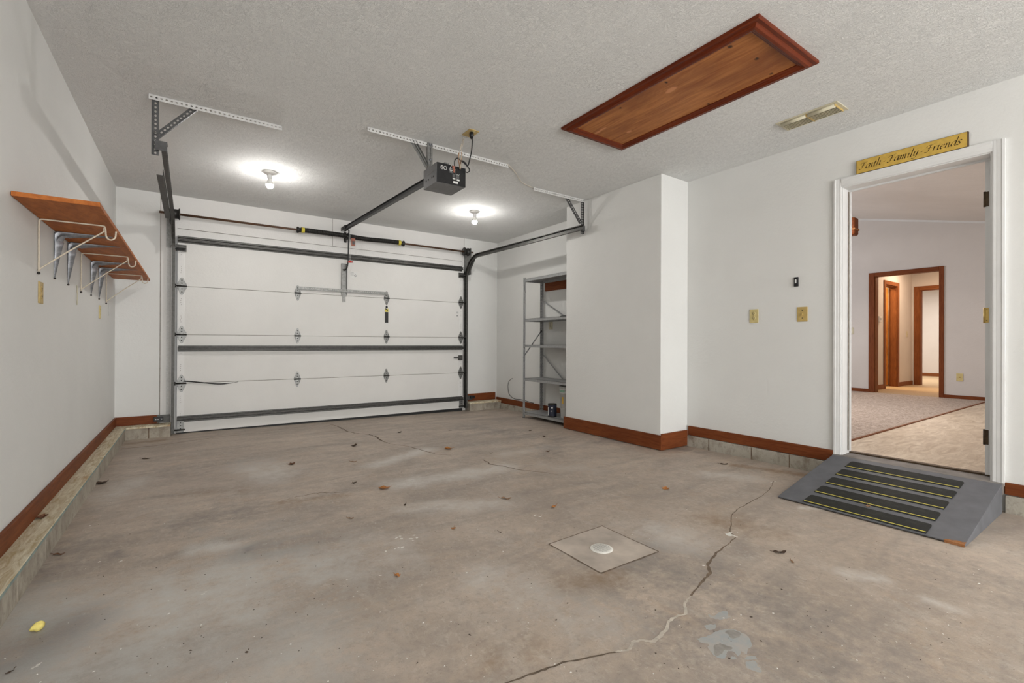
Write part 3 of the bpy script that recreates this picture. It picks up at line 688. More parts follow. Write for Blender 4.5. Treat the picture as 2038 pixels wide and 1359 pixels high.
# torsion shaft with spring and drums
TZ, TY = 2.287, 5.925
ts = thing('torsion_shaft', (1.58, TY, TZ), 'rusty torsion shaft with a black coil spring above the garage door', 'torsion spring')
obj('shaft', MB().tube([(-.268, TY, TZ), (3.40, TY, TZ)], .0125, 10), 'rust', ts)
sp = []; n_t = 96; x0, x1 = 1.065, 2.30
for i in range(n_t*10+1):
    t = i/(n_t*10); a = 2*math.pi*i/10; x = x0+(x1-x0)*t
    sag = .012*math.exp(-((t-.62)/.16)**2)
    sp.append((x, TY+.0235*math.cos(a), TZ+.0235*math.sin(a)+.006-sag*.9))
obj('spring', MB().tube(sp, .0066, 5), 'iron', ts)
for x, s in ((1.048, 1), (2.312, -1)):
    c_ = MB(); c_.lathe([(.0135, -.03*s), (.036, -.028*s), (.038, -.012*s), (.026, 0), (.024, .05*s), (.0135, .052*s)], (x, TY, TZ), 'X', 18); cone = obj('winding_cone', c_, 'iron', ts)
    obj('paint_mark', MB().lathe([(.0315, .020*s), (.0325, .024*s), (.0325, .05*s), (.0315, .055*s)], (x, TY, TZ+.004), 'X', 18), 'yellow', cone)
for x, s in ((-.135, 1), (3.285, -1)):
    c_ = MB(); c_.lathe([(.014, -.03*s), (.056, -.03*s), (.058, -.022*s), (.048, -.016*s), (.048, .024*s), (.060, .03*s), (.060, .038*s), (.014, .04*s)], (x, TY, TZ), 'X', 24); obj('cable_drum', c_, 'iron', ts)
    e_ = MB(); e_.box(x-s*.045-.003, x-s*.045+.003, TY-.05, BY-.006, TZ-.09, TZ+.05); obj('end_bearing_plate', e_, 'iron' if s > 0 else 'galv_dark', ts)
cb = MB(); cb.box(1.60, 1.604, TY-.03, BY-.006, 2.245, 2.325); cb.box(1.59, 1.62, BY-.0095, BY-.006, 2.23, 2.36); cb.lathe([(.013, -.012), (.033, -.012), (.033, .012), (.013, .012)], (1.602, TY, TZ), 'X', 20)
obj('center_bracket', cb, 'iron', ts)
tg = MB(); tg.T = frame_T((1.638, 5.885, 2.262), (.06, -.02, -.0), (-.01, 0, -1)); tg.box(-.002, .046, 0, .098, 0, .002); obj('tag', tg, 'red_tag', ts, label='worn red warning tag')
tg2 = MB(); tg2.T = frame_T((1.642, 5.882, 2.235), (.06, -.02, -.0), (-.01, 0, -1)); tg2.box(.006, .034, .01, .05, -.002, 0); obj('tag_print', tg2, 'label_grey', ts)

# ------------------------------------------------------------ garage door opener
OX0, OX1, OY0, OY1, OZ0, OZ1 = 1.463, 1.702, 3.085, 3.318, 2.138, 2.284
op = thing('garage_door_opener', (1.58, 3.2, OZ0), 'black and grey garage door opener with its long black rail, hung under the ceiling', 'garage door opener')
hs = obj('housing', B(OX0, OX1, OY0+.006, OY1, OZ0, OZ1), 'opener_grey', op, .004)
fp = obj('back_panel', B(OX0+.004, OX1, OY0, OY0+.007, OZ0+.002, OZ1-.001), 'black', op, .001)
def qx(x0, x1, z0, z1, d=.0012): return B(x0, x1, OY0-d, OY0, z0, z1)
lm = MB()
for cx_, k in ((1.506, 1), (1.532, 1)):
    for rr_ in ((.0105, .0128),):
        n = 18; vs = []; fs = []
        for i in range(n):
            a = 2*math.pi*i/n
            for r in rr_: vs.append((cx_+r*math.cos(a)*.95, OY0-.001, 2.252+r*1.15*math.sin(a)))
        for i in range(n): fs.append((2*i, 2*i+1, (2*i+3) % (2*n), (2*i+2) % (2*n)))
        lm.add(vs, fs)
lm.add([(1.499, OY0-.0011, 2.262), (1.501, OY0-.0011, 2.264), (1.531, OY0-.0011, 2.237), (1.529, OY0-.0011, 2.235)], [(0, 1, 2, 3)])
lm.add([(1.505, OY0-.0011, 2.262), (1.507, OY0-.0011, 2.262), (1.508, OY0-.0011, 2.243), (1.506, OY0-.0011, 2.243)], [(0, 1, 2, 3)])
obj('round_emblem', lm, 'label_white', fp)
for x0, x1, z0, z1, m in ((1.560, 1.598, 2.225, 2.262, 'label_grey'), (1.590, 1.612, 2.232, 2.282, 'red_tag'), (1.592, 1.612, 2.195, 2.222, 'label_grey'), (1.618, 1.648, 2.19, 2.225, 'label_grey')):
    obj('printed_patch', qx(x0, x1, z0, z1), m, fp)
for x0, x1, z0, z1 in ((1.593, 1.615, 2.183, 2.190), (1.627, 1.650, 2.177, 2.188), (1.599, 1.636, 2.153, 2.169)):
    obj('sticker', qx(x0, x1, z0, z1, .0016), 'label_white', fp)
wm_ = MB(); wm_.tube([(1.615, OY0-.003, 2.226), (1.622, OY0-.003, 2.215), (1.63, OY0-.003, 2.225), (1.638, OY0-.003, 2.214), (1.648, OY0-.003, 2.226)], .0012, 5)
wm_.tube([(1.612, OY0-.003, 2.255), (1.615, OY0-.003, 2.25)], .002, 5); wm_.tube([(1.612, OY0-.003, 2.24), (1.615, OY0-.003, 2.236)], .002, 5)
obj('terminal_wire', wm_, 'label_white', fp)
# left side lettering and slots
sl = MB()
for i in range(14):
    y = 3.130+i*.0085; h = (.010, .007, .011, .008)[i % 4]
    sl.box(OX0-.0012, OX0, y, y+.0055, 2.226, 2.226+h)
obj('side_lettering', sl, 'galv', hs)
for y in (3.135, 3.165, 3.225, 3.265): obj('side_hole', MB().lathe([(0, -.001), (.007, -.001), (.007, 0)], (OX0, y, 2.19), 'X', 10), 'dark_gap', hs)
obj('top_tab', B(1.525, 1.56, OY0-.004, OY0+.03, 2.284, 2.292), 'galv', hs)
rl = MB(); pr = [(-.020, 0), (.020, 0), (.020, .006), (.006, .010), (.006, .040), (.020, .044), (.020, .048), (-.020, .048), (-.020, .044), (-.006, .040), (-.006, .010), (-.020, .006)]
vs = []
for y, z in ((3.20, 2.252), (5.90, 2.362)):
    for a, b in pr: vs.append((1.578+a*.9, y, z+b*.9))
n = len(pr); fs = [(i, (i+1) % n, n+(i+1) % n, n+i) for i in range(n)]+[tuple(range(n))[::-1], tuple(range(n, 2*n))]
obj('rail', MB().add(vs, fs), 'black', op)
hb = MB(); hb.box(1.555, 1.60, 5.88, 5.895, 2.352, 2.415); hb.box(1.553, 1.557, 5.88, BY-.006, 2.365, 2.41); hb.box(1.599, 1.603, 5.88, BY-.006, 2.365, 2.41); hb.lathe([(0, -.03), (.012, -.03), (.012, .03), (0, .03)], (1.578, 5.93, 2.385), 'X', 12)
obj('header_bracket', hb, 'iron', op)
hg = MB()
for x in (1.492, 1.528):
    hg.box(x-.002, x+.002, 3.30, 3.334, OZ1-.01, H-.004)
hg.box(1.492, 1.512, 3.302, 3.305, OZ1-.01, H-.004); hg.box(1.518, 1.528, 3.302, 3.305, OZ1-.01, H-.004)
obj('hanger_strap', hg, 'galv', op)
d_ = MB()
for k in (0, .042):
    a = Vector((1.362+k*.6, 3.325, 2.50)); b = Vector((1.484+k*.2, 3.312, 2.318+k*.4)); d_.T = frame_T(b, a-b, (1, 0, .5)); d_.box(0, (a-b).length, -.010, .010, 0, .003); d_.box(0, (a-b).length, .008, .011, -.014, 0)
d_.T = None; obj('brace', d_, 'galv', op)
for z in (2.30, 2.375, 2.49): obj('bolt', MB().lathe([(0, -.010), (.009, -.010), (.009, 0)], (1.510, 3.302, z), 'Y', 6), 'silver', op)
# drop arm, release rope and handle
ar = smoothpts([(1.600, 5.86, 2.35), (1.605, 5.88, 2.30), (1.606, 5.90, 2.12), (1.605, 5.905, 1.98), (1.598, 5.925, 1.90), (1.583, 5.955, 1.868), (1.565, 5.975, 1.872)], 6)
am = MB(); am.tube(ar, .0085, 6); obj('door_arm', am, 'black', op)
ro = obj('release_rope', MB().tube([(1.607, 5.84, 2.352), (1.611, 5.84, 1.975)], .0022, 6), 'label_white', op)
hd = MB(); hd.tube([(1.588, 5.838, 1.952), (1.642, 5.838, 1.958)], [.009, .009], 8); hd.lathe([(.010, -.012), (.014, 0), (.010, .012)], (1.611, 5.838, 1.962), 'Z', 10); obj('release_handle', hd, 'red', ro)
# wiring on the motor head
K = lambda u, v, y=3.055: at(u, v, 1, y)
wr_ = MB(); wr_.tube(smoothpts([K(922.5, 274, 2.99), K(919, 285), K(916, 297), K(914.5, 306), K(913, 316), K(914, 325), K(915, 336, 3.07)]), .0028, 6)
wr_.tube(smoothpts([K(924, 276, 2.99), K(920.5, 290), K(918.5, 300), K(918, 312), K(917, 322), K(916.5, 336, 3.07)]), .0024, 6)
obj('low_voltage_wires', wr_, 'cream_wire', op)
wr2 = MB(); wr2.tube(smoothpts([K(913, 304), K(912.5, 316), K(914, 326), K(916, 337, 3.07)]), .004, 6); wr2.tube(smoothpts([K(918, 303), K(919, 313), K(917, 322), K(917, 334, 3.07)]), .0035, 6); obj('brown_wires', wr2, 'leaf_tan', op)
wg = MB(); wg.tube(smoothpts([K(898.5, 329, 3.07), K(895.5, 336, 3.07), K(897, 340.5, 3.07), K(901.5, 338.5, 3.07)]), .0018, 6); obj('white_loop', wg, 'label_white', op)
pc = MB(); pc.tube(smoothpts([K(938.6, 266, 3.0), K(940, 277), K(938.5, 300), K(934.5, 318), K(931, 330), K(926, 324), K(918, 320), K(916, 332, 3.07)], 8), .0042, 8)
pc.tube(smoothpts([K(904.7, 330, 3.07), K(905, 320), K(908, 315.5), K(912, 315), K(917, 320), K(923, 324), K(930, 331), K(934.5, 338), K(931, 343), K(924.5, 341.5, 3.07)], 8), .004, 8)
obj('power_cord', pc, 'black_matte', op)
pg = MB(); p0 = at(938.5, 264, 2, 2.497); pg.tube([p0, p0+Vector((0, 0, -.02)), p0+Vector((.002, .002, -.045))], [.016, .017, .008], 10); obj('plug', pg, 'black', op)
fl = MB(); fl.T = frame_T((1.745, 3.10, 2.25), (0, 0, 1), (1, 0, 0))
cp = at(936.5, 264.8, 2, H-.002)
ot = thing('ceiling_outlet', (cp.x, cp.y, H), 'almond outlet cover on the ceiling with the black opener plug in it', 'outlet')
obj('cover_plate', B(cp.x-.040, cp.x+.040, cp.y-.061, cp.y+.061, H-.006, H), 'almond_dark', ot, .002)
obj('receptacle', B(cp.x-.016, cp.x+.016, cp.y-.050, cp.y-.018, H-.008, H-.005), 'almond', ot, .001)
cw = MB().tube(smoothpts([(2.235, 3.309, H-.003), (2.31, 3.36, H-.004), (2.41, 3.436, H-.003), (2.60, 3.60, H-.006), (2.78, 3.668, H-.003)]), .0028, 6)
obj('ceiling_wire', cw, 'cream_wire', None, 0, 'thin painted wire running over the ceiling from the opener towards the right track hanger', 'wire')

# ------------------------------------------------------------ ceiling bulbs
def bulb(x, y, label):
    t = thing('ceiling_light', (x, y, H), label, 'ceiling light', 'bare bulb ceiling lights')
    obj('base', MB().lathe([(0, 0), (.058, 0), (.060, -.006), (.052, -.014), (.034, -.020), (.026, -.030), (0, -.030)], (x, y, H), 'Z', 28), 'porcelain', t)
    obj('socket', MB().lathe([(.020, -.028), (.021, -.055), (.018, -.062), (0, -.062)], (x, y, H), 'Z', 20), 'white_plastic', t)
    obj('lamp_bulb', MB().lathe([(.0308, -.117), (.0300, -.127), (.026, -.138), (.016, -.148), (0, -.152)], (x, y, H), 'Z', 24), 'bulb', t)
    obj('bulb_collar', MB().lathe([(.013, -.060), (.016, -.075), (.026, -.095), (.0305, -.112), (.0308, -.117)], (x, y, H), 'Z', 24), 'porcelain', t)  # opaque collar put in to keep bulb light off the ceiling
bulb(.584, 4.715, 'lit bare bulb on the ceiling to the left of the garage door opener rail')
bulb(2.735, 4.735, 'lit bare bulb on the ceiling to the right of the garage door opener rail')
bulb(.60, -.95, 'added unseen fill bulb on the ceiling behind the camera, on the side of the wall shelf')  # this pair is added out of view to even out the light
bulb(2.72, -.95, 'added unseen fill bulb on the ceiling behind the camera, on the side of the passage door')

# ------------------------------------------------------------ attic hatch, vent
ax0, ax1, ay0, ay1, fw, th = 2.170, 2.800, 1.125, 2.530, .080, .032
ah = thing('attic_hatch', ((ax0+ax1)/2, (ay0+ay1)/2, H), 'reddish-brown framed wooden attic hatch on the ceiling', 'attic hatch')
nx, ny = 41, 111; mb = MB(); gx = lambda i: ax0+fw-.01+(ax1-ax0-2*fw+.02)*i/(nx-1); gy = lambda j: ay0+fw-.01+(ay1-ay0-2*fw+.02)*j/(ny-1)
pts = [(gx(i), gy(j), H-.012) for j in range(ny) for i in range(nx)]
mb.add(pts, [(j*nx+i, j*nx+i+1, (j+1)*nx+i+1, (j+1)*nx+i) for j in range(ny-1) for i in range(nx-1)])
hp = obj('panel', mb, 'hatch_panel', ah)
for nm, L in (('knot', [(1453, 93, .014, .010), (1506, 117, .012, .010), (1535, 147, .010, .009), (1410, 207, .010, .009), (1326, 164, .011, .008), (1235, 215, .009, .009), (1441, 194, .004, .004)]),
              ('pale', [(1337, 178, .016, .030), (1334, 181, .014, .028), (1200, 257, .008, .035), (1190, 263, .008, .035), (1252, 262, .010, .022)])):
    a_ = hp.data.attributes.new(nm, 'FLOAT', 'POINT'); vals = []
    cs = [(at(u, v, 2, H-.012), rx, ry) for u, v, rx, ry in L]
    for x, y, z in pts:
        vals.append(max(math.exp(-(((x-c.x)/rx)**2+((y-c.y)/ry)**2)*.6) for c, rx, ry in cs))
    a_.data.foreach_set('value', vals)
def mould(name, a, b, inward, mat):
    """mitred moulding from corner a to b (outer edge), profile going inward"""
    prof = [(0, 0), (0, -.014), (.004, -.018), (.022, -.018), (.027, -.022), (.034, -.030), (.048, -.032), (.056, -.026), (.062, -.024), (.068, -.020), (.076, -.018), (.080, -.014), (.080, 0)]
    a = Vector((*a, H)); b = Vector((*b, H)); d = (b-a).normalized(); n = Vector((*inward, 0)); vs = []
    for P, s in ((a, 1), (b, -1)):
        for q, z in prof: vs.append(P+n*q+d*q*s+Vector((0, 0, z)))
    m = len(prof); fs = [(i, (i+1) % m, m+(i+1) % m, m+i) for i in range(m)]
    return obj(name, MB().add(vs, fs), mat, ah)
mould('moulding', (ax0, ay0), (ax1, ay0), (0, 1), 'hatch_x'); mould('moulding', (ax0, ay1), (ax1, ay1), (0, -1), 'hatch_x')
mould('moulding', (ax0, ay0), (ax0, ay1), (1, 0), 'hatch_y'); mould('moulding', (ax1, ay0), (ax1, ay1), (-1, 0), 'hatch_y')
vx0, vx1, vy0, vy1 = 3.352, 3.532, 1.245, 1.622
vt = thing('ceiling_vent', ((vx0+vx1)/2, (vy0+vy1)/2, H), 'cream louvered air vent on the ceiling near the door', 'vent')
vf = MB()
for a in ((vx0, vx1, vy0, vy0+.022), (vx0, vx1, vy1-.022, vy1), (vx0, vx0+.022, vy0+.022, vy1-.022), (vx1-.022, vx1, vy0+.022, vy1-.022)): vf.box(*a, H-.006, H)
obj('frame', vf, 'cream', vt, .002)
obj('duct_opening', B(vx0+.02, vx1-.02, vy0+.02, vy1-.02, H-.0015, H-.0005), 'cream', vt)
ym = (vy0+vy1)/2
for s0, s1 in ((vy0+.024, ym-.006), (ym+.006, vy1-.024)):
    for i in range(7):
        x = vx0+.034+i*.0185
        sm = MB()
        if i == 0: sm.tube([(x, s0, H-.012), (x, s1, H-.012)], .013, 10)
        else: sm.prism([(x-.009, H-.020), (x-.007, H-.022), (x+.009, H-.004), (x+.007, H-.003)], s0, s1, 1)
        obj('louver', sm, 'cream', vt)
obj('divider', B(vx0+.024, vx1-.024, ym-.005, ym+.005, H-.019, H-.002), 'almond_dark', vt); obj('end_damper', B(vx0+.024, vx1-.024, vy0+.020, vy0+.024, H-.018, H-.002), 'almond_dark', vt)

# ------------------------------------------------------------ wall shelf on the left
sz0, sz1 = 1.574, 1.594
obj('wall_shelf', B(XL+.002, -.338, 2.775, 5.90, sz0, sz1), 'shelf_wood', None, .0015, 'long orange-brown particle board shelf on brackets along the left wall', 'shelf')
def wire_bracket(y, label):
    t = thing('wire_shelf_bracket', (XL, y, 1.30), label, 'bracket', 'cream wire brackets under the wall shelf')
    z = sz0-.006; x = XL+.006
    fr = smoothpts([(x, y, 1.31), (x, y, 1.44), (x, y, z-.02), (x+.004, y, z-.004), (x+.02, y, z), (x+.12, y, z), (x+.23, y, z), (x+.243, y, z-.006), (x+.247, y, z-.022), (x+.249, y, z-.05), (x+.258, y, z-.066), (x+.272, y, z-.068), (x+.285, y, z-.055), (x+.288, y, z-.03), (x+.289, y, z-.022)], 5)
    obj('frame', MB().tube(fr, .0038, 8), 'cream_wire', t)
    br = smoothpts([(x, y+.006, 1.322), (x+.006, y+.006, 1.328), (x+.12, y+.006, 1.435), (x+.232, y+.006, z-.035), (x+.239, y+.006, z-.022), (x+.240, y+.006, z-.008)], 5)
    obj('brace', MB().tube(br, .0035, 8), 'cream_wire', t)
    s = MB(); s.lathe([(0, .012), (.006, .010), (.007, .004), (.004, 0)], (XL, y, 1.302), 'X', 10); obj('screw', s, 'iron', t)
wire_bracket(3.195, 'cream wire shelf bracket with a hanging hook nearest the camera')
wire_bracket(4.268, 'cream wire shelf bracket between the two pairs of silver brackets')
wire_bracket(5.415, 'cream wire shelf bracket at the far end of the wall shelf, nearest the garage door')
def silver_bracket(y, label):
    t = thing('steel_shelf_bracket', (XL, y, 1.31), label, 'bracket', 'pressed steel brackets under the wall shelf')
    z = sz0; x = XL
    mb = MB()
    nsec = 22; vs = []; L1 = .255; L2 = .245
    for i in range(nsec):
        u = i/(nsec-1)
        # spine from bottom of wall leg, round the corner, to tip of shelf leg
        if u < .5: q = u/.5; px_, pz_ = x+.0015, z-L1*(1-q); wdt = .006+.020*q**.8; dep = .005+.062*q
        else: q = (u-.5)/.5; px_, pz_ = x+.0015+L2*q, z-.0015; wdt = .026-.020*q**1.2; dep = .005+.052*(1-q)**1.3
        k = min(1, max(0, 1-abs(u-.5)/.16)); dep += .010*k
        nrm = Vector((1, 0, 0)) if u < .42 else (Vector((0, 0, -1)) if u > .58 else Vector((1, 0, -1)).normalized())
        c = Vector((px_, y, pz_))
        for a, b in ((-1, 0), (-.75, .15), (-.35, 1), (.35, 1), (.75, .15), (1, 0)): vs.append(c+Vector((0, a*wdt*.5, 0))+nrm*(b*dep*.7+.001))
    fs = [(i*6+k, i*6+k+1, (i+1)*6+k+1, (i+1)*6+k) for i in range(nsec-1) for k in range(5)]+[(i*6+5, i*6, (i+1)*6, (i+1)*6+5) for i in range(nsec-1)]
    mb.smooth = True; mb.add(vs, fs); obj('arm', mb, 'silver', t)
    g = MB(); g.smooth = True
    n = 7; vs = []; fs = []
    for i in range(n):
        a = math.pi/2*i/(n-1)
        for j in range(5):
            b = math.pi*j/4; r = .038
            vs.append((x+.052-r*math.cos(a), y+.016*math.cos(b), z-.052+r*math.sin(a)-.008*math.sin(b)))
    fs = [(i*5+j, i*5+j+1, (i+1)*5+j+1, (i+1)*5+j) for i in range(n-1) for j in range(4)]
    g.add(vs, fs); obj('gusset', g, 'silver', t)
    s = MB(); s.lathe([(0, .010), (.005, .009), (.006, .004), (.004, 0)], (XL, y, z-L1-.006), 'X', 10); obj('screw', s, 'iron', t)
silver_bracket(3.53, 'silver steel shelf bracket, second bracket along from the near end of the shelf')
silver_bracket(3.872, 'silver steel shelf bracket, third bracket from the near end of the shelf')
silver_bracket(4.663, 'silver steel shelf bracket just past the middle wire bracket')
silver_bracket(5.033, 'silver steel shelf bracket farthest along the wall')

# ------------------------------------------------------------ outlets and switches
def plate_x(name, x, s, y, z, w, h, label, kind='outlet', mat='almond', cat='outlet', group=None):
    """cover plate on a wall of constant x; s = outward direction"""
    t = thing(name, (x, y, z), label, cat, group)
    obj('cover_plate', B(x, x+s*.006, y-w/2, y+w/2, z-h/2, z+h/2), mat, t, .0025)
    if kind == 'outlet':
        for dz in (-.0195, .0195):
            r = MB(); r.lathe([(0, s*.0075), (.0155, s*.0075), (.0165, s*.005)], (x, y, z+dz*h/.114), 'X', 16); rc = obj('receptacle', r, mat, t)
            k = MB(); k.box(x+s*.0072, x+s*.0082, y-.0075, y-.0050, z+dz-.002, z+dz+.007); k.box(x+s*.0072, x+s*.0082, y+.0050, y+.0075, z+dz-.002, z+dz+.006); k.disc((x+s*.008, y, z+dz-.008), .003, 'X', 8); obj('slot', k, 'dark_gap', rc)
        obj('screw', MB().lathe([(0, s*.0075), (.003, s*.007), (.003, s*.005)], (x, y, z), 'X', 8), 'brass', t)
    elif kind == 'switch':
        obj('toggle', B(x+s*.005, x+s*.014, y-.005, y+.005, z-.012, z+.010), 'almond_dark', t, .001)
        for dz in (-.030, .030): obj('screw', MB().lathe([(0, s*.0078), (.0035, s*.007), (.0035, s*.005)], (x, y, z+dz), 'X', 8), 'iron', t)
    elif kind == 'jack':
        obj('jack', MB().lathe([(0, s*.012), (.006, s*.012), (.008, s*.005)], (x, y, z), 'X', 10), 'brass', t)
    return t
plate_x('wall_outlet', XR, -1, 2.055, 1.203, .075, .114, 'almond double outlet on the white wall left of the light switch')
plate_x('light_switch', XR, -1, 1.679, 1.200, .074, .114, 'almond switch plate on the wall between the outlet and the door frame', 'switch', 'almond_dark', 'light switch')
plate_x('wall_outlet', XL, 1, 3.25, 1.210, .075, .108, 'almond outlet on the left wall under the nearest wire bracket', 'outlet', 'almond_dark')
plate_x('wall_outlet', XL, 1, 5.09, 1.210, .075, .108, 'almond outlet on the left wall under the far end of the shelf', 'outlet', 'almond')
plate_x('wall_outlet', XR, -1, 4.738, 1.205, .080, .114, 'almond outlet on the wall behind the grey shelving unit', 'outlet', 'cream')
db = thing('opener_button', (XR, 1.722, 1.455), 'small black push button on the wall above the light switch', 'button')
obj('body', B(XR-.014, XR, 1.706, 1.738, 1.418, 1.492), 'black', db, .004)
obj('button', B(XR-.017, XR-.013, 1.718, 1.729, 1.443, 1.473), 'label_white', db, .002)
obj('wall_cable', MB().tube([(XL+.003, 4.146, 1.335), (XL+.005, 4.148, 1.27), (XL+.003, 4.15, 1.208)], .0025, 6), 'cream', None, 0, 'short loose cream wire on the left wall below the middle of the shelf', 'wire')
obj('wall_cable', MB().tube([(XL+.003, 5.602, 1.313), (XL+.003, 5.606, 1.20)], .002, 6), 'label_white', None, 0, 'thin short white wire on the left wall just past the shelf, near the garage door', 'wire')
# photo eyes
for nm, x, s, lb in (('photo_eye', -.262, 1, 'black safety sensor with two small lights at the foot of the left door track'), ('photo_eye', 3.42, -1, 'black safety sensor at the foot of the right door track')):
    t = thing(nm, (x, 5.99, .17), lb, 'sensor')
    if s > 0:
        obj('body', B(x-.045, x+.035, 5.965, 6.005, .150, .192), 'black', t, .003)
        for dx in (-.026, -.008, .022): obj('indicator', MB().lathe([(0, -.001), (.0045, -.001), (.005, 0)], (x+dx, 5.965, .172), 'Y', 8), 'label_white', t)
        obj('bracket', B(x-.02, x+.09, 6.005, 6.008, .13, .21), 'galv_dark', t)
    else:
        obj('body', B(x-.02, x+.045, 5.965, 6.005, .142, .182), 'black', t, .003)
        obj('bracket', B(x-.075, x+.02, 6.003, 6.007, .120, .185), 'galv_dark', t)

# ------------------------------------------------------------ grey shelving unit in the niche
sx0, sx1, sy0, sy1, SH = 3.560, 3.872, 3.990, 4.888, 1.815
su = thing('shelving_unit', ((sx0+sx1)/2, (sy0+sy1)/2, 0), 'grey perforated steel shelving unit with five shelves standing in the corner niche', 'shelving unit')
def post(cx, cy, dx, dy):
    m = MB(); z0 = fz(cx, cy)
    m.T = frame_T((cx, cy+dy*.017, z0), (0, 0, 1), (0, 1, 0)); m.perf(SH-z0, .034, .002, .0381, .0052)
    m.T = frame_T((cx+dx*.017, cy, z0), (0, 0, 1), (1, 0, 0)); m.perf(SH-z0, .034, .002, .0381, .0052)
    return obj('post', m, 'shelf_metal', su)
for cx_, dx in ((sx0, 1), (sx1, -1)):
    for cy_, dy in ((sy0, 1), (sy1, -1)): post(cx_, cy_, dx, dy)
for z in (.075, .512, .945, 1.280, 1.795):
    m = MB(); m.box(sx0+.003, sx1-.003, sy0+.003, sy1-.003, z-.003, z)
    for a in ((sx0+.003, sx0+.006, sy0+.003, sy1-.003), (sx1-.006, sx1-.003, sy0+.003, sy1-.003), (sx0+.006, sx1-.006, sy0+.003, sy0+.006), (sx0+.006, sx1-.006, sy1-.006, sy1-.003)): m.box(*a, z-.034, z)
    obj('shelf', m, 'shelf_metal', su)
def strap(a, b):
    a = Vector(a); b = Vector(b); m = MB(); m.T = frame_T(a, b-a, (b-a).cross(Vector((1, 0, 0)) if abs(a.x-b.x) < .01 else Vector((0, 1, 0)))); m.box(0, (b-a).length, -.008, .008, 0, .002)
    return obj('cross_brace', m, 'shelf_metal', su)
strap((sx1+.002, sy1, 1.54), (sx1+.002, sy0, 1.08)); strap((sx1+.002, sy1, .83), (sx1+.002, sy0, .15))
strap((sx0, sy1+.002, .78), (sx1, sy1+.002, 1.14))
for y, s in ((sy1, -1), (sy0, 1)):
    for z, k in ((SH-.002, -1), (.075, 1)):
        g = MB(); g.prism([(y, z), (y+s*.055, z), (y, z+k*.055)] if k < 0 else [(y, z-.03), (y+s*.05, z), (y, z+.06)], sx0-.0035, sx0-.0015, 0); obj('gusset_plate', g, 'shelf_metal', su)
for cx_ in (sx0+.008, sx1-.008):
    for cy_ in (sy0+.008, sy1-.008): obj('foot_cap', B(cx_-.011, cx_+.011, cy_-.011, cy_+.011, fz(cx_, cy_)+.0005, fz(cx_, cy_)+.010), 'black', su)
obj('hanging_wire', MB().tube(smoothpts([(sx0-.004, sy1-.02, 1.74), (sx0-.006, sy1-.03, 1.69), (sx0-.006, sy1-.055, 1.62)]), .0015, 5), 'iron', su)
# contents
pc_ = (3.620, 4.365)
t = thing('paint_can', (*pc_, .076), 'small dark blue paint can with white label strip on the bottom grey shelf', 'paint can')
obj('body', MB().lathe([(0, .076), (.053, .076), (.055, .080), (.053, .084), (.053, .222), (.0555, .227), (.053, .232), (0, .229)], (*pc_, 0), 'Z', 32), 'iron', t)
obj('label', MB().lathe([(.0537, .088), (.0537, .218)], (*pc_, 0), 'Z', 32), 'navy', t)
def arcpatch(c, r, a0, a1, z0, z1):
    n = 6; vs = []
    for i in range(n+1):
        a = R(a0+(a1-a0)*i/n); vs += [(c[0]+r*math.cos(a), c[1]+r*math.sin(a), z0), (c[0]+r*math.cos(a), c[1]+r*math.sin(a), z1)]
    return MB().add(vs, [(2*i, 2*i+2, 2*i+3, 2*i+1) for i in range(n)])
obj('label_strip', arcpatch(pc_, .0540, 182, 160, .092, .19), 'label_white', t)
ap = arcpatch(pc_, .0540, 218, 238, .18, .196); obj('label_print', ap, 'label_white', t)
for a0, a1, z0, z1 in ((212, 224, .15, .153), (210, 228, .14, .142), (214, 230, .125, .127)): obj('label_print', arcpatch(pc_, .0540, a0, a1, z0, z1), 'label_white', t)
bc = (3.735, 4.180)
t = thing('plastic_bucket', (*bc, .076), 'tall white plastic bucket with a grey lid standing beside the paint can', 'bucket')
obj('body', MB().lathe([(0, .076), (.102, .076), (.106, .08), (.117, .37), (.124, .372), (.124, .384), (.118, .386), (.119, .41), (.125, .412), (.125, .422), (.120, .425), (.121, .442), (0, .442)], (*bc, 0), 'Z', 40), 'bucket', t)
obj('lid', MB().lathe([(.127, .428), (.130, .43), (.130, .448), (.126, .456), (.118, .456), (.114, .448), (0, .448)], (*bc, 0), 'Z', 40), 'bucket_lid', t)
obj('green_band', arcpatch(bc, .1262, 160, 200, .385, .41), 'green', t)
obj('yellow_sticker', arcpatch(bc, .1155, 176, 190, .25, .33), 'sign_yellow', t)
hp_ = [(bc[0]-.126*math.sin(R(a)), bc[1]-.0-.126*math.cos(R(a)), .37-.18*math.sin(R(a))) for a in range(0, 181, 12)]
obj('handle', MB().tube(hp_, .0022, 6), 'label_white', t)
md = MB(); md.lathe([(0, 1.2812), (.055, 1.2812), (.06, 1.285), (.045, 1.294), (.018, 1.297), (0, 1.297)], (3.66, 4.19, 0), 'Z', 24)
obj('lid', md, 'label_grey', None, 0, 'flat dark round lid lying on the second shelf from the top of the grey unit', 'lid')
obj('wall_board', B(XR-.020, XR-.001, 3.99, 4.84, 1.655, 1.79), 'base_y', None, .003, 'brown stained board fixed to the wall behind the top of the shelving unit', 'board')
obj('loose_cable', MB().tube(smoothpts([(XR-.02, 5.595, .447), (XR-.035, 5.66, .40), (XR-.035, 5.685, .32), (XR-.03, 5.66, .21), (XR-.022, 5.54, .155), (XR-.022, 5.38, .160), (XR-.022, 5.2, .150), (XR-.022, 5.08, .142)]), .0038, 8), 'black_matte', None, 0, 'black cable curling up from the baseboard beside the shelving unit', 'cable')

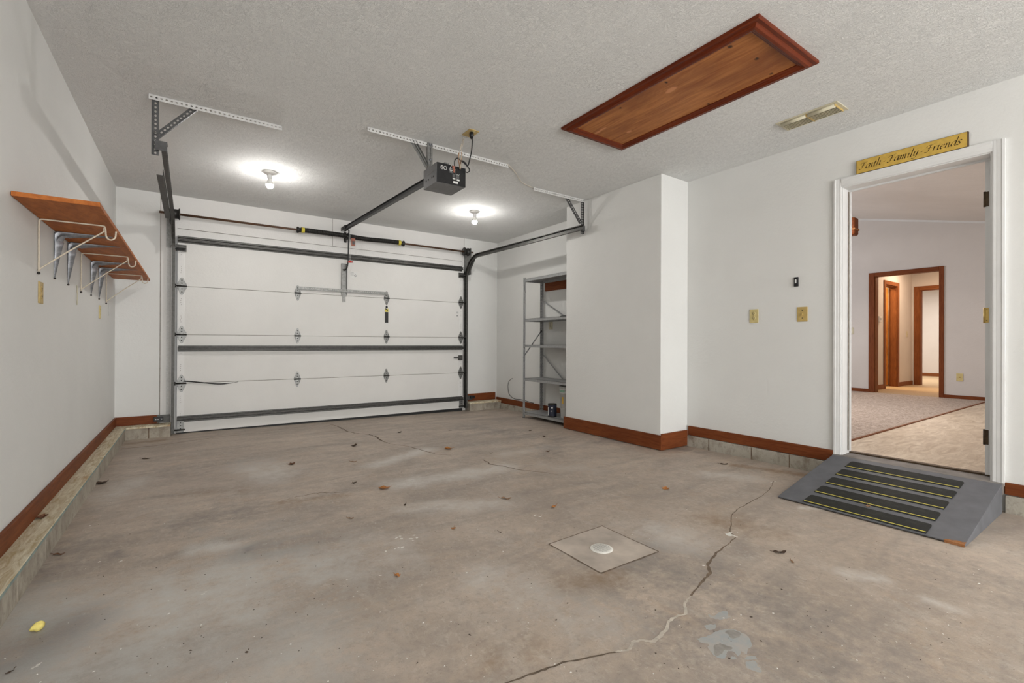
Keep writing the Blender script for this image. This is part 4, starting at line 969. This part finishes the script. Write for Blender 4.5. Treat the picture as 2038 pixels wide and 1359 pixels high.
# ------------------------------------------------------------ passage door frame
dr = struct('door_1', B(XR-.004, HX+.004, PY0-.018, PY0, .16, PZ1), 'trim_white')
obj('jamb', B(XR-.004, HX+.004, PY1, PY1+.018, .16, PZ1), 'trim_white', dr)
obj('jamb', B(XR-.004, HX+.004, PY0-.018, PY1+.018, PZ1, PZ1+.018), 'trim_white', dr)
def casing(y0, y1, z0, z1, vertical=True):
    # stepped profile: thick outer back band, thinner inner
    m = MB()
    if vertical:
        inner = y1 if abs(y1-PY0) < .03 or abs(y1-PY1) < .03 else y0
        outer = y0 if inner == y1 else y1; s = 1 if inner > outer else -1; w = abs(inner-outer)
        m.prism([(XR-.001, outer), (XR-.019, outer), (XR-.020, outer+s*w*.22), (XR-.017, outer+s*w*.30), (XR-.015, outer+s*w*.62), (XR-.014, outer+s*w*.66), (XR-.014, inner-s*.006), (XR-.011, inner), (XR-.001, inner)], z0, z1, 2)
    else:
        w = z1-z0
        m.prism([(XR-.001, z1), (XR-.019, z1), (XR-.020, z1-w*.22), (XR-.017, z1-w*.30), (XR-.015, z1-w*.62), (XR-.014, z1-w*.66), (XR-.014, z0+.006), (XR-.011, z0), (XR-.001, z0)], y0, y1, 1) if False else \
        m.add(*(lambda pr: ([(x, y, z) for y in (y0, y1) for x, z in pr], [(i, (i+1) % 9, 9+(i+1) % 9, 9+i) for i in range(9)]+[tuple(range(9)), tuple(range(9, 18))[::-1]]))([(XR-.001, z1), (XR-.019, z1), (XR-.020, z1-w*.22), (XR-.017, z1-w*.30), (XR-.015, z1-w*.62), (XR-.014, z1-w*.66), (XR-.014, z0+.006), (XR-.011, z0), (XR-.001, z0)]))
    return obj('casing', m, 'trim_white', dr)
casing(PY1+.006, PY1+.054, .150, 2.172); casing(PY0-.062, PY0-.008, .150, 2.172); casing(PY0-.008, PY1+.006, 2.112, 2.172, False)
obj('door_stop', B(HX-.050, HX+.004, PY0, PY0+.040, .176, PZ1), 'trim_white', dr); obj('door_stop', B(HX-.055, HX-.042, PY1-.012, PY1, .19, PZ1), 'trim_white', dr); obj('door_stop', B(HX-.055, HX-.042, PY0+.012, PY1-.012, PZ1-.012, PZ1), 'trim_white', dr)
obj('weather_strip', B(HX-.068, HX-.055, PY1-.006, PY1-.001, .19, PZ1-.013), 'seam', dr)
for z0, z1, m in ((1.815, 1.905, 'hinge_brown'), (1.105, 1.195, 'brass'), (.36, .45, 'hinge_brown')):
    hl = MB(); hl.box(HX-.052, HX-.0495, PY0+.024, PY0+.040, z0, z1); hl.tube([(HX-.050, PY0+.043, z0-.002), (HX-.050, PY0+.043, z1+.002)], .006, 8); obj('hinge', hl, m, dr)
    if m == 'brass':
        s = MB()
        for z in (z0+.012, z1-.012): s.disc((HX-.0525, PY0+.032, z), .003, 'X', 8)
        obj('screw', s, 'iron', dr)
ms = MB(); ms.box(XR-.034, XR-.002, PY0-.01, PY1+.02, .140, .172)
struct('trim_8', B(XR-.052, HX, PY0-.06, PY1+.048, .105, .166), 'sill', .003)
obj('metal_sill', B(HX-.035, HX+.01, PY0, PY1, .166, .176), 'hinge_brown', dr)

# ------------------------------------------------------------ sign over the door
sy_l, sy_r, sgz0, sgz1 = 1.322, .742, 2.174, 2.268
sg = thing('wooden_sign', (XR, 1.03, sgz0), 'mustard wooden sign reading Faith - Family - Friends over the white door frame', 'sign')
obj('board', B(XR-.020, XR-.001, sy_r, sy_l, sgz0, sgz1), 'sign_edge', sg, .003)
obj('painted_face', B(XR-.0212, XR-.0195, sy_r+.006, sy_l-.003, sgz0+.002, sgz1-.003), 'sign_yellow', sg, .0005)
GL = {
 'F': (1.12, [[(0, 1.15), (.06, 1.42), (.3, 1.55), (.7, 1.52), (1.05, 1.62), (1.18, 1.72)], [(.62, 1.52), (.56, .9), (.48, .3), (.32, .02), (.08, .02), (.0, .16)], [(.30, .84), (.6, .86), (.92, .93)]]),
 'a': (.86, [[(.72, .92), (.42, 1.0), (.12, .66), (.10, .18), (.32, 0), (.58, .34), (.72, .92)], [(.74, .98), (.68, .22), (.78, .0), (.95, .16)]]),
 'i': (.46, [[(.02, .84), (.2, 1.0), (.17, .2), (.28, 0), (.46, .16)], [(.20, 1.38), (.25, 1.44)]]),
 't': (.48, [[(.22, 1.42), (.18, .2), (.29, 0), (.48, .16)], [(.0, .98), (.46, 1.02)]]),
 'h': (.86, [[(.14, 1.95), (.16, 1.0), (.13, 0)], [(.15, .5), (.40, .94), (.62, .92), (.60, .2), (.70, 0), (.88, .16)]]),
 'm': (1.26, [[(.0, .84), (.15, 1.0), (.13, 0)], [(.15, .5), (.38, .94), (.55, .9), (.53, 0)], [(.55, .5), (.80, .95), (.98, .9), (.96, .2), (1.06, 0), (1.24, .16)]]),
 'l': (.42, [[(.15, 1.95), (.12, .22), (.24, 0), (.42, .16)]]),
 'y': (.78, [[(.0, .84), (.14, 1.0), (.12, .3), (.30, .03), (.54, .36), (.66, .98)], [(.68, 1.0), (.62, .0), (.42, -.5), (.12, -.62), (-.05, -.5)]]),
 'r': (.58, [[(.0, .84), (.15, 1.0), (.13, 0)], [(.15, .5), (.34, .92), (.56, .98)]]),
 'e': (.66, [[(.10, .48), (.42, .56), (.56, .82), (.40, 1.0), (.14, .72), (.08, .24), (.30, 0), (.62, .22)]]),
 'n': (.84, [[(.0, .84), (.15, 1.0), (.13, 0)], [(.15, .5), (.40, .94), (.60, .9), (.58, .2), (.68, 0), (.86, .16)]]),
 'd': (.90, [[(.72, .92), (.42, 1.0), (.12, .66), (.10, .18), (.32, 0), (.58, .34), (.72, .92)], [(.76, 1.95), (.70, .22), (.80, .0), (.98, .16)]]),
 's': (.60, [[(.56, .86), (.34, 1.0), (.12, .80), (.32, .52), (.46, .24), (.26, 0), (.0, .12)]]),
 '-': (.34, [[(.02, .50), (.10, .56), (.22, .54), (.30, .60)]]), ' ': (.30, [])}
def lettering(text, y_start, y_end, zb, xh, slant=.30):
    mb = MB(); tot = sum(GL[c][0]+.06 for c in text); k = (y_start-y_end)/(tot*1.0); pen = 0
    nib = Vector((math.cos(R(38)), math.sin(R(38))))*.085
    for c in text:
        w_, strokes = GL[c]
        for s in strokes:
            P = [p.to_2d() for p in smoothpts([(a, b, 0) for a, b in s], 5)]
            nb = nib*(1.7 if c == '-' else 1)
            for p, q in zip(P, P[1:]):
                quad = [p-nb, p+nb, q+nb, q-nb]
                fat = .022
                vs = [(XR-.0217, y_start-(pen+v.x+v.y*slant)*k, zb+v.y*xh) for v in quad]
                mb.add(vs, [(0, 1, 2, 3)])
            # hairline core so thin diagonals stay visible
            for p, q in zip(P, P[1:]):
                d = (q-p).normalized(); n_ = Vector((-d.y, d.x))*.026
                mb.add([(XR-.0217, y_start-(pen+v.x+v.y*slant)*k, zb+v.y*xh) for v in (p-n_, p+n_, q+n_, q-n_)], [(0, 1, 2, 3)])
        pen += w_+.06
    return mb
obj('lettering', lettering('Faith - Family - Friends', 1.304, .776, sgz0+.027, .0265), 'ink', sg)

# ------------------------------------------------------------ ramp
rx0, rx1, ry0, ry1, rz0, rz1 = 3.045, 3.848, .592, 1.452, .012, .165
rt = thing('threshold_ramp', (3.45, 1.02, 0), 'grey painted wooden wedge ramp with five black grip strips below the passage door', 'ramp')
m = MB(); m.prism([(rx0, 0.0), (rx0, rz0), (rx1, rz1), (rx1, 0)], ry0, ry1, 1)
m2 = MB(); m2.add([(x, y, z) for y in (ry0, ry1) for x, z in ((rx0+.03, .0005), (rx0, rz0-.006), (rx0, rz0), (rx1, rz1), (rx1, .0005))], [(0, 1, 2, 3, 4), (9, 8, 7, 6, 5)]+[(i, 5+i, 5+(i+1) % 5, (i+1) % 5) for i in range(5)])
obj('deck', m2, 'ramp', rt, .002)
sl_ = (rz1-rz0)/(rx1-rx0); zr = lambda x: rz0+(x-rx0)*sl_
for k in range(5):
    xa = 3.055+k*.1545; xb_ = xa+.110
    pts = []; r = .016
    for cx_, cy_, a0 in ((xb_-r, 1.312-r, 0), (xa+.001, 1.314, None), (xa+.001, .738, None), (xb_-r, .738+r, 270)):
        if a0 is None: pts.append((cx_, cy_)); continue
        for i in range(5):
            a = R(a0+90*i/4); pts.append((cx_+r*math.cos(a), cy_+r*math.sin(a)))
    n = len(pts)
    g = MB(); g.add([(x, y, zr(x)+.0035) for x, y in pts]+[(x, y, zr(x)+.0002) for x, y in pts], [tuple(range(n)), tuple(range(2*n-1, n-1, -1))]+[(i, (i+1) % n, n+(i+1) % n, n+i) for i in range(n)])
    gs = obj('grip_strip', g, 'grip', rt)
    xl = xa+.010
    obj('yellow_line', MB().add([(xl, .742, zr(xl)+.0042), (xl+.0065, .742, zr(xl+.0065)+.0042), (xl+.0065, 1.310, zr(xl+.0065)+.0042), (xl, 1.310, zr(xl)+.0042)], [(0, 1, 2, 3)]), 'grip_line', gs)
ch = MB(); cpts = [(rx0-.001, .594), (rx0-.001, .668), (rx0+.012, .664), (rx0+.016, .640), (rx0+.026, .625), (rx0+.022, .606), (rx0+.030, .594)]
n = len(cpts); ch.add([(x, y, zr(x)+.0012) for x, y in cpts]+[(x, y, .001) for x, y in cpts], [tuple(range(n)), tuple(range(2*n-1, n-1, -1))]+[(i, (i+1) % n, n+(i+1) % n, n+i) for i in range(n)])
obj('chipped_corner', ch, 'raw_wood', rt)

# ------------------------------------------------------------ house beyond the door
struct('floor_house', B(HX, 9.31, .2, 1.555, .05, .17), 'vinyl')
struct('floor_carpet', B(HX, 9.31, 1.575, 5.0, .05, .172), 'carpet')
struct('trim_9', MB().prism([(1.553, .170), (1.556, .178), (1.574, .178), (1.577, .170)], HX, 9.31, 0), 'frame_y')
hw = MB(); FX = 9.31
hw.box(FX, FX+.12, .2, 2.085, .05, 4.2); hw.box(FX, FX+.12, 2.91, 5.12, .05, 4.2); hw.box(FX, FX+.12, 2.085, 2.91, 2.10, 4.2); struct('wall_house_far', hw, 'wall_house')
struct('wall_house_near', B(HX, FX, .08, .2, .05, 4.2), 'wall_house')
wf_ = MB(); wf_.box(HX, FX, 5.0, 5.12, .05, 1.0); wf_.box(HX, FX, 5.0, 5.12, 2.8, 4.4); struct('wall_house_back', wf_, 'wall_house')
struct('wall_house_garage_side', B(HX, HX+.01, PY1+.05, 5.0, .05, 4.2), 'wall_house')
zc = lambda y: 2.725+.2425*(y-1.6)
struct('ceiling_house', MB().add([(x, y, zc(y)+dz) for dz in (0, .1) for x, y in ((HX, .1), (FX+.05, .1), (FX+.05, 5.1), (HX, 5.1))], [(0, 1, 2, 3), (4, 7, 6, 5), (0, 4, 5, 1), (1, 5, 6, 2), (2, 6, 7, 3), (3, 7, 4, 0)]), 'ceil_house')
struct('trim_10', MB().add([(x, y, zc(y)+dz) for dz in (-.028, 0) for x, y in ((FX-.012, .2), (FX, .2), (FX, 5.0), (FX-.012, 5.0))], [(0, 1, 2, 3), (4, 7, 6, 5), (0, 4, 5, 1), (1, 5, 6, 2), (2, 6, 7, 3), (3, 7, 4, 0)]), 'trim_white')
struct('baseboard_house_right', B(FX-.014, FX-.001, .2, 2.045, .171, .222), 'base_y')
struct('baseboard_house_left', B(FX-.014, FX-.001, 2.985, 5.0, .173, .228), 'base_y')
dw = struct('door_2', B(FX-.018, FX-.001, 2.905, 2.985, .173, 2.150), 'base_z', .003)
obj('casing', B(FX-.018, FX-.001, 2.045, 2.10, .173, 2.150), 'base_z', dw, .003)
obj('casing', B(FX-.0185, FX-.001, 2.10, 2.905, 2.088, 2.150), 'base_y', dw, .003)
obj('jamb', B(FX, FX+.12, 2.892, 2.909, .173, 2.098), 'frame_z', dw); obj('jamb', B(FX, FX+.12, 2.086, 2.10, .173, 2.098), 'frame_z', dw); obj('jamb', B(FX, FX+.12, 2.10, 2.892, 2.086, 2.099), 'frame_y', dw)
plate_x('wall_outlet', FX, -1, 1.870, .487, .075, .114, 'almond jack plate low on the far room wall right of the wood-framed opening', 'jack', 'almond', 'outlet')
plate_x('light_switch', FX, -1, 3.238, 1.197, .075, .114, 'pale switch plate on the far room wall left of the wood-framed opening', 'switch', 'cream', 'light switch')
qa = at(1701, 431, 0, 7.1); qb = at(1701, 466, 0, 7.1); qc = at(1701, 455, 0, 7.1)
cbm = obj('ceiling_beam', B(7.10, 7.24, qa.y, 4.95, qb.z, qa.z), 'base_y', None, .02, 'dark brown wooden beam end high up at the left edge of the doorway view', 'beam')
obj('carved_band', B(7.096, 7.244, qa.y-.004, 4.95, qc.z-.01, qc.z+.012), 'raw_wood', cbm)
# hall
HE, HY = 11.8, 3.07
struct('floor_hall', B(9.31, 16.0, .9, 4.6, .05, .171), 'carpet_hall')
hl = MB(); hl.box(FX+.12, 10.325, HY, HY+.12, .05, 2.5); hl.box(10.945, HE, HY, HY+.12, .05, 2.5); hl.box(10.325, 10.945, HY, HY+.12, 2.06, 2.5); struct('wall_hall_left', hl, 'wall_house')
he = MB(); he.box(HE, HE+.12, 2.955, 4.6, .05, 2.5); he.box(HE, HE+.12, .9, 2.13, .05, 2.5); he.box(HE, HE+.12, 2.13, 2.955, 2.055, 2.5); struct('wall_hall_end', he, 'wall_house')
struct('wall_hall_right', B(FX+.12, HE, 1.85, 1.97, .05, 2.5), 'wall_house')
struct('ceiling_hall', B(FX+.12, 16, .9, 4.6, 2.5, 2.6), 'ceil_house')
struct('wall_bedroom', B(15.3, 15.42, .9, 4.7, .05, 2.5), 'wall_house'); struct('wall_bedroom_back', B(HE+.12, 15.3, 4.6, 4.7, .05, 2.5), 'wall_house'); struct('wall_bedroom_side', B(HE+.12, 15.3, .8, .9, .05, 2.5), 'wall_house')
struct('baseboard_bedroom', B(15.285, 15.3, .9, 4.6, .172, .25), 'frame_y')
struct('baseboard_hall_left', B(FX+.125, 10.245, HY-.014, HY, .172, .25), 'frame_y'); struct('baseboard_hall_left_far', B(11.025, HE, HY-.014, HY, .172, .25), 'frame_y')
d2 = struct('door_3', B(10.25, 10.33, HY-.018, HY, .172, 2.125), 'frame_z', .003)
obj('casing', B(10.94, 11.02, HY-.018, HY, .172, 2.125), 'frame_z', d2, .003); obj('casing', B(10.33, 10.94, HY-.018, HY, 2.055, 2.125), 'frame_z', d2, .003)
obj('jamb', B(10.326, 10.34, HY, HY+.12, .172, 2.055), 'frame_z', d2); obj('jamb', B(10.93, 10.944, HY, HY+.12, .172, 2.055), 'frame_z', d2); obj('jamb', B(10.34, 10.93, HY, HY+.12, 2.043, 2.057), 'frame_z', d2)
m = MB(); m.T = frame_T((10.928, HY+.125, .19), (.10, 1, 0), (-1, .10, 0)); m.box(0, .58, 0, .035, 0, 1.85)
lf = obj('door_leaf', m, 'door_wood', d2, .002)
k_ = MB(); kx, ky = 10.928-.045, HY+.18
k_.lathe([(0, -.052), (.018, -.052), (.024, -.042), (.018, -.030), (.008, -.026), (.008, 0)], (kx+.0, ky, 1.0), 'X', 16); obj('door_knob', k_, 'brass', lf)
k_ = MB(); k_.lathe([(0, -.022), (.012, -.018), (.014, 0)], (kx, ky, 1.26), 'X', 14); obj('deadbolt', k_, 'brass', lf)
br_ = MB(); br_.box(10.0, 11.6, 4.3, 4.4, .05, 2.5); br_.box(9.95, 10.0, HY+.12, 4.3, .05, 2.5); br_.box(11.6, 11.65, HY+.12, 4.3, .05, 2.5); struct('wall_bathroom', br_, 'wall_house')
d3 = struct('door_4', B(HE-.018, HE, 2.95, 3.035, .172, 2.110), 'frame_z', .003)
obj('casing', B(HE-.018, HE, 2.05, 2.135, .172, 2.110), 'frame_z', d3, .003); obj('casing', B(HE-.018, HE, 2.135, 2.95, 2.035, 2.110), 'frame_y', d3, .003)
obj('jamb', B(HE, HE+.12, 2.938, 2.954, .172, 2.04), 'frame_z', d3); obj('jamb', B(HE, HE+.12, 2.131, 2.146, .172, 2.04), 'frame_z', d3); obj('jamb', B(HE, HE+.12, 2.146, 2.938, 2.026, 2.04), 'frame_y', d3)
def plate_y(name, y, x, z, w, h, dpt, label, mat, cat):
    t = thing(name, (x, y, z), label, cat); obj('cover', B(x-w/2, x+w/2, y-dpt, y, z-h/2, z+h/2), mat, t, .003); return t
th_ = plate_y('thermostat', HY, 10.02, 1.415, .12, .10, .03, 'white thermostat on the hallway wall left of the hallway door', 'white_plastic', 'thermostat')
obj('dial', B(9.985, 10.055, HY-.034, HY-.030, 1.395, 1.435), 'bucket_lid', th_)
ls_ = plate_y('light_switch', HY, 11.50, 1.17, .075, .114, .006, 'pale switch plate on the hallway wall between the two hallway doors', 'cream', 'light switch')
obj('toggle', B(11.495, 11.505, HY-.015, HY-.006, 1.16, 1.18), 'cream', ls_)

# ------------------------------------------------------------ leaves and debris
def leaf(u, v, size, mat, style, label, rot=None, base=None, curl=1.):
    p = at(u, v, 2, 0)
    if base == 'curb': p = at(u, v, 2, .122); z0 = .1225
    elif base == 'ramp':
        for _ in range(12): p = at(u, v, 2, zr(p.x)+.004)
        z0 = p.z+.001
    else: z0 = fz(p.x, p.y)+.0012
    a = rnd.uniform(0, 6.28) if rot is None else rot
    mb = MB(); n = 22; outl = []
    for i in range(n):
        t = 2*math.pi*i/n
        if style == 'lobed': r = .62+.38*abs(math.cos(2.5*t))*(1-.25*math.sin(t))
        elif style == 'long': r = 1/math.sqrt((math.cos(t)/1.)**2+(math.sin(t)/.33)**2)
        else: r = .7+.3*math.sin(3*t+1)*math.cos(2*t)
        outl.append((r*math.cos(t)*rnd.uniform(.86, 1.08), r*math.sin(t)*rnd.uniform(.86, 1.08)))
    vs = []
    for k in (0, .34, .67, 1.):
        for x, y in outl:
            X, Y = x*k, y*k
            z = curl*(.30*Y*Y+.16*X*X+.10*math.sin(5*X+3*Y)*k)
            vs.append((X, Y, z))
    mn = min(q[2] for q in vs)
    ca, sa = math.cos(a), math.sin(a); s = size/2
    W = [(p.x+(x*ca-y*sa)*s, p.y+(x*sa+y*ca)*s, z0+(z-mn)*s) for x, y, z in vs]
    fs = []
    for k in range(1, 4):
        for i in range(n):
            j = (i+1) % n
            if k == 1: fs.append((i, n+i, n+j)) if False else None
            fs.append(((k-1)*n+i, (k-1)*n+j, k*n+j, k*n+i))
    fs = [f for f in fs if f]
    # thickness
    m0 = len(W); W2 = W+[(x, y, z+.0008) for x, y, z in W]
    F2 = fs+[tuple(m0+q for q in f[::-1]) for f in fs]+[(3*n+i, 3*n+(i+1) % n, m0+3*n+(i+1) % n, m0+3*n+i) for i in range(n)]
    mb.smooth = False; mb.add(W2, F2)
    o = obj('fallen_leaf', mb, mat, None, 0, label, 'leaf', 'fallen leaves on the garage floor')
    st = MB(); q0 = Vector((p.x+ca*s*.9, p.y+sa*s*.9, z0+.0045)); st.tube([q0, q0+Vector((ca*s*.5, sa*s*.5, .004))], .0011, 5); obj('stem', st, mat, o)
    return o
leaf(892, 893, .085, 'leaf_orange', 'lobed', 'orange curled leaf lying just right of the crack near the garage door')
leaf(764, 972, .075, 'leaf_orange', 'lobed', 'orange leaf in the middle of the floor, left of the pale streak')
leaf(1007, 993, .075, 'leaf_tan', 'long', 'striped tan oblong leaf in the middle of the garage floor', 2.3)
leaf(1102, 1009, .055, 'leaf_orange', 'long', 'small orange leaf above the square concrete patch', .3)
leaf(1325, 973, .052, 'leaf_orange', 'lobed', 'small orange-tan leaf between the square patch and the brown baseboard corner')
leaf(792, 1146, .034, 'leaf_orange', 'lump', 'small rust-coloured curled leaf in the left foreground, below the white paint spots', curl=1.4)
leaf(902, 1052, .026, 'leaf_orange', 'lobed', 'tiny orange leaf scrap right of the white paint spots')
leaf(1552, 1100, .065, 'leaf_dark', 'long', 'dark twisted leaf on the right foreground floor in front of the ramp', 2.5)
leaf(291, 913, .075, 'leaf_dark', 'long', 'dark flat leaf near the left end of the garage door', 2.6, curl=.5)
leaf(201, 962, .075, 'leaf_dark', 'lobed', 'dark brown leaf at the foot of the left curb', .8)
leaf(118, 1104, .050, 'leaf_brown', 'long', 'reddish-brown leaf at the foot of the left curb, nearer the camera', 2.7)
leaf(704, 888, .062, 'leaf_dark', 'lobed', 'dark curled leaf with an upturned tip just in front of the garage door crack', curl=1.8)
leaf(704, 919, .055, 'leaf_tan', 'long', 'dull grey-tan leaf on the floor below the dark curled leaf', 2.6, curl=.7)
leaf(704, 961, .045, 'leaf_dark', 'lump', 'small dark leaf left of the middle orange leaf')
leaf(581, 924, .055, 'leaf_brown', 'lobed', 'small brown leaf on the floor in front of the left half of the garage door')
leaf(795, 860, .050, 'leaf_dark', 'lobed', 'dark leaf close to the garage door, beside the crack')
leaf(896, 857, .040, 'leaf_dark', 'long', 'small dark leaf close to the right part of the garage door', 2.6)
leaf(806, 1005, .034, 'leaf_dark', 'long', 'little dark twig-like leaf below the middle orange leaf', .9)
leaf(698, 1032, .034, 'leaf_tan', 'long', 'small dull brown leaf left of the white paint spots', 2.6)
leaf(995, 1060, .022, 'leaf_dark', 'long', 'tiny dark leaf scrap below the striped tan leaf', 2.)
leaf(1441, 924, .070, 'leaf_dark', 'long', 'dark grey-brown leaf near the stained curb under the right wall', 2.3, curl=.8)
leaf(1055, 857, .045, 'leaf_dark', 'lump', 'small dark leaf in front of the shelving unit')
leaf(1083, 869, .045, 'leaf_dark', 'lump', 'small dark red-brown leaf between the shelving unit and the brown baseboard')
leaf(978, 967-65, .03, 'leaf_dark', 'long', 'tiny dark leaf beside the right end of the floor crack')
leaf(1090, 898, .045, 'leaf_brown', 'lump', 'small brown leaf on the dark stain in front of the boxed-out wall')
leaf(1577, 1119, .03, 'leaf_tan', 'long', 'tiny tan leaf scrap just behind the dark twisted leaf in front of the ramp')
leaf(1727, 1008, .036, 'leaf_tan', 'lump', 'small curled tan leaf lying on the black grip strips of the ramp', base='ramp', curl=1.5)
leaf(81, 1031, .055, 'leaf_brown', 'lobed', 'reddish leaf lying on the cream painted top of the left curb', base='curb', curl=1.3)
leaf(192, 893, .055, 'leaf_dark', 'long', 'dark leaf on top of the left curb near the garage door', 2.6, base='curb')
leaf(18, 1339, .022, 'leaf_dark', 'long', 'dark leaf scrap in the bottom left corner of the floor', .6, curl=.5)
leaf(491, 1299, .012, 'leaf_dark', 'lump', 'tiny dark scrap on the left foreground floor')
# yellow foam lump
p = at(76, 1255, 2, 0); ly = MB(); ly.smooth = True
nu, nv = 14, 9; vs = []; fs = []
for j in range(nv):
    ph = math.pi*j/(nv-1)
    for i in range(nu):
        a = 2*math.pi*i/nu; r = 1+.30*math.sin(3*a+2*ph)+.22*math.cos(5*a+3*ph)
        vs.append((p.x+.014*r*math.sin(ph)*math.cos(a)+.010*math.sin(ph)*math.sin(a), p.y+.014*r*math.sin(ph)*math.sin(a), max(.0003, .0135+.0135*math.cos(ph)*(1+.35*math.sin(2*a+ph)))))
fs = [(j*nu+i, j*nu+(i+1) % nu, (j+1)*nu+(i+1) % nu, (j+1)*nu+i) for j in range(nv-1) for i in range(nu)]
obj('foam_scrap', ly.add(vs, fs), 'lump_yellow', None, 0, 'crumpled yellow scrap on the floor in the bottom left corner', 'scrap')
# countless crumbs
for nm, mat, N, smin, smax, lab in (('floor_crumb', 'fleck_dark', 330, .0012, .0040, 'dark crumbs scattered over the concrete floor'), ('paint_fleck', 'fleck_white', 300, .0012, .0042, 'white paint flecks scattered over the concrete floor')):
    mb = MB()
    for _ in range(N):
        u = rnd.uniform(0, 2038); v = 845+514*rnd.random()**.9
        q = at(u, v, 2, 0)
        if not (-.49 < q.x < 3.84 and q.y < 5.85): continue
        if q.x > 3.0 and (.5 < q.y < 1.5 or q.x > 3.42 and q.y > 2.6): continue
        s = rnd.uniform(smin, smax)*(1 if rnd.random() < .85 else 1.8); a = rnd.uniform(0, 3.14); e = rnd.uniform(.3, 1)
        ca, sa = math.cos(a)*s, math.sin(a)*s; z = fz(q.x, q.y); h = min(s*.5, .002)
        n6 = [(k*math.pi/3.5, rnd.uniform(.45, 1.1)) for k in range(7)]
        mb.add([(q.x+ca*math.cos(b)*w_-sa*math.sin(b)*w_*e, q.y+sa*math.cos(b)*w_+ca*math.sin(b)*w_*e, z) for b, w_ in n6]+[(q.x, q.y, z+h)], [(k, (k+1) % 7, 7) for k in range(7)])
    obj(nm, mb, mat, None, 0, lab, 'debris', kind='stuff')
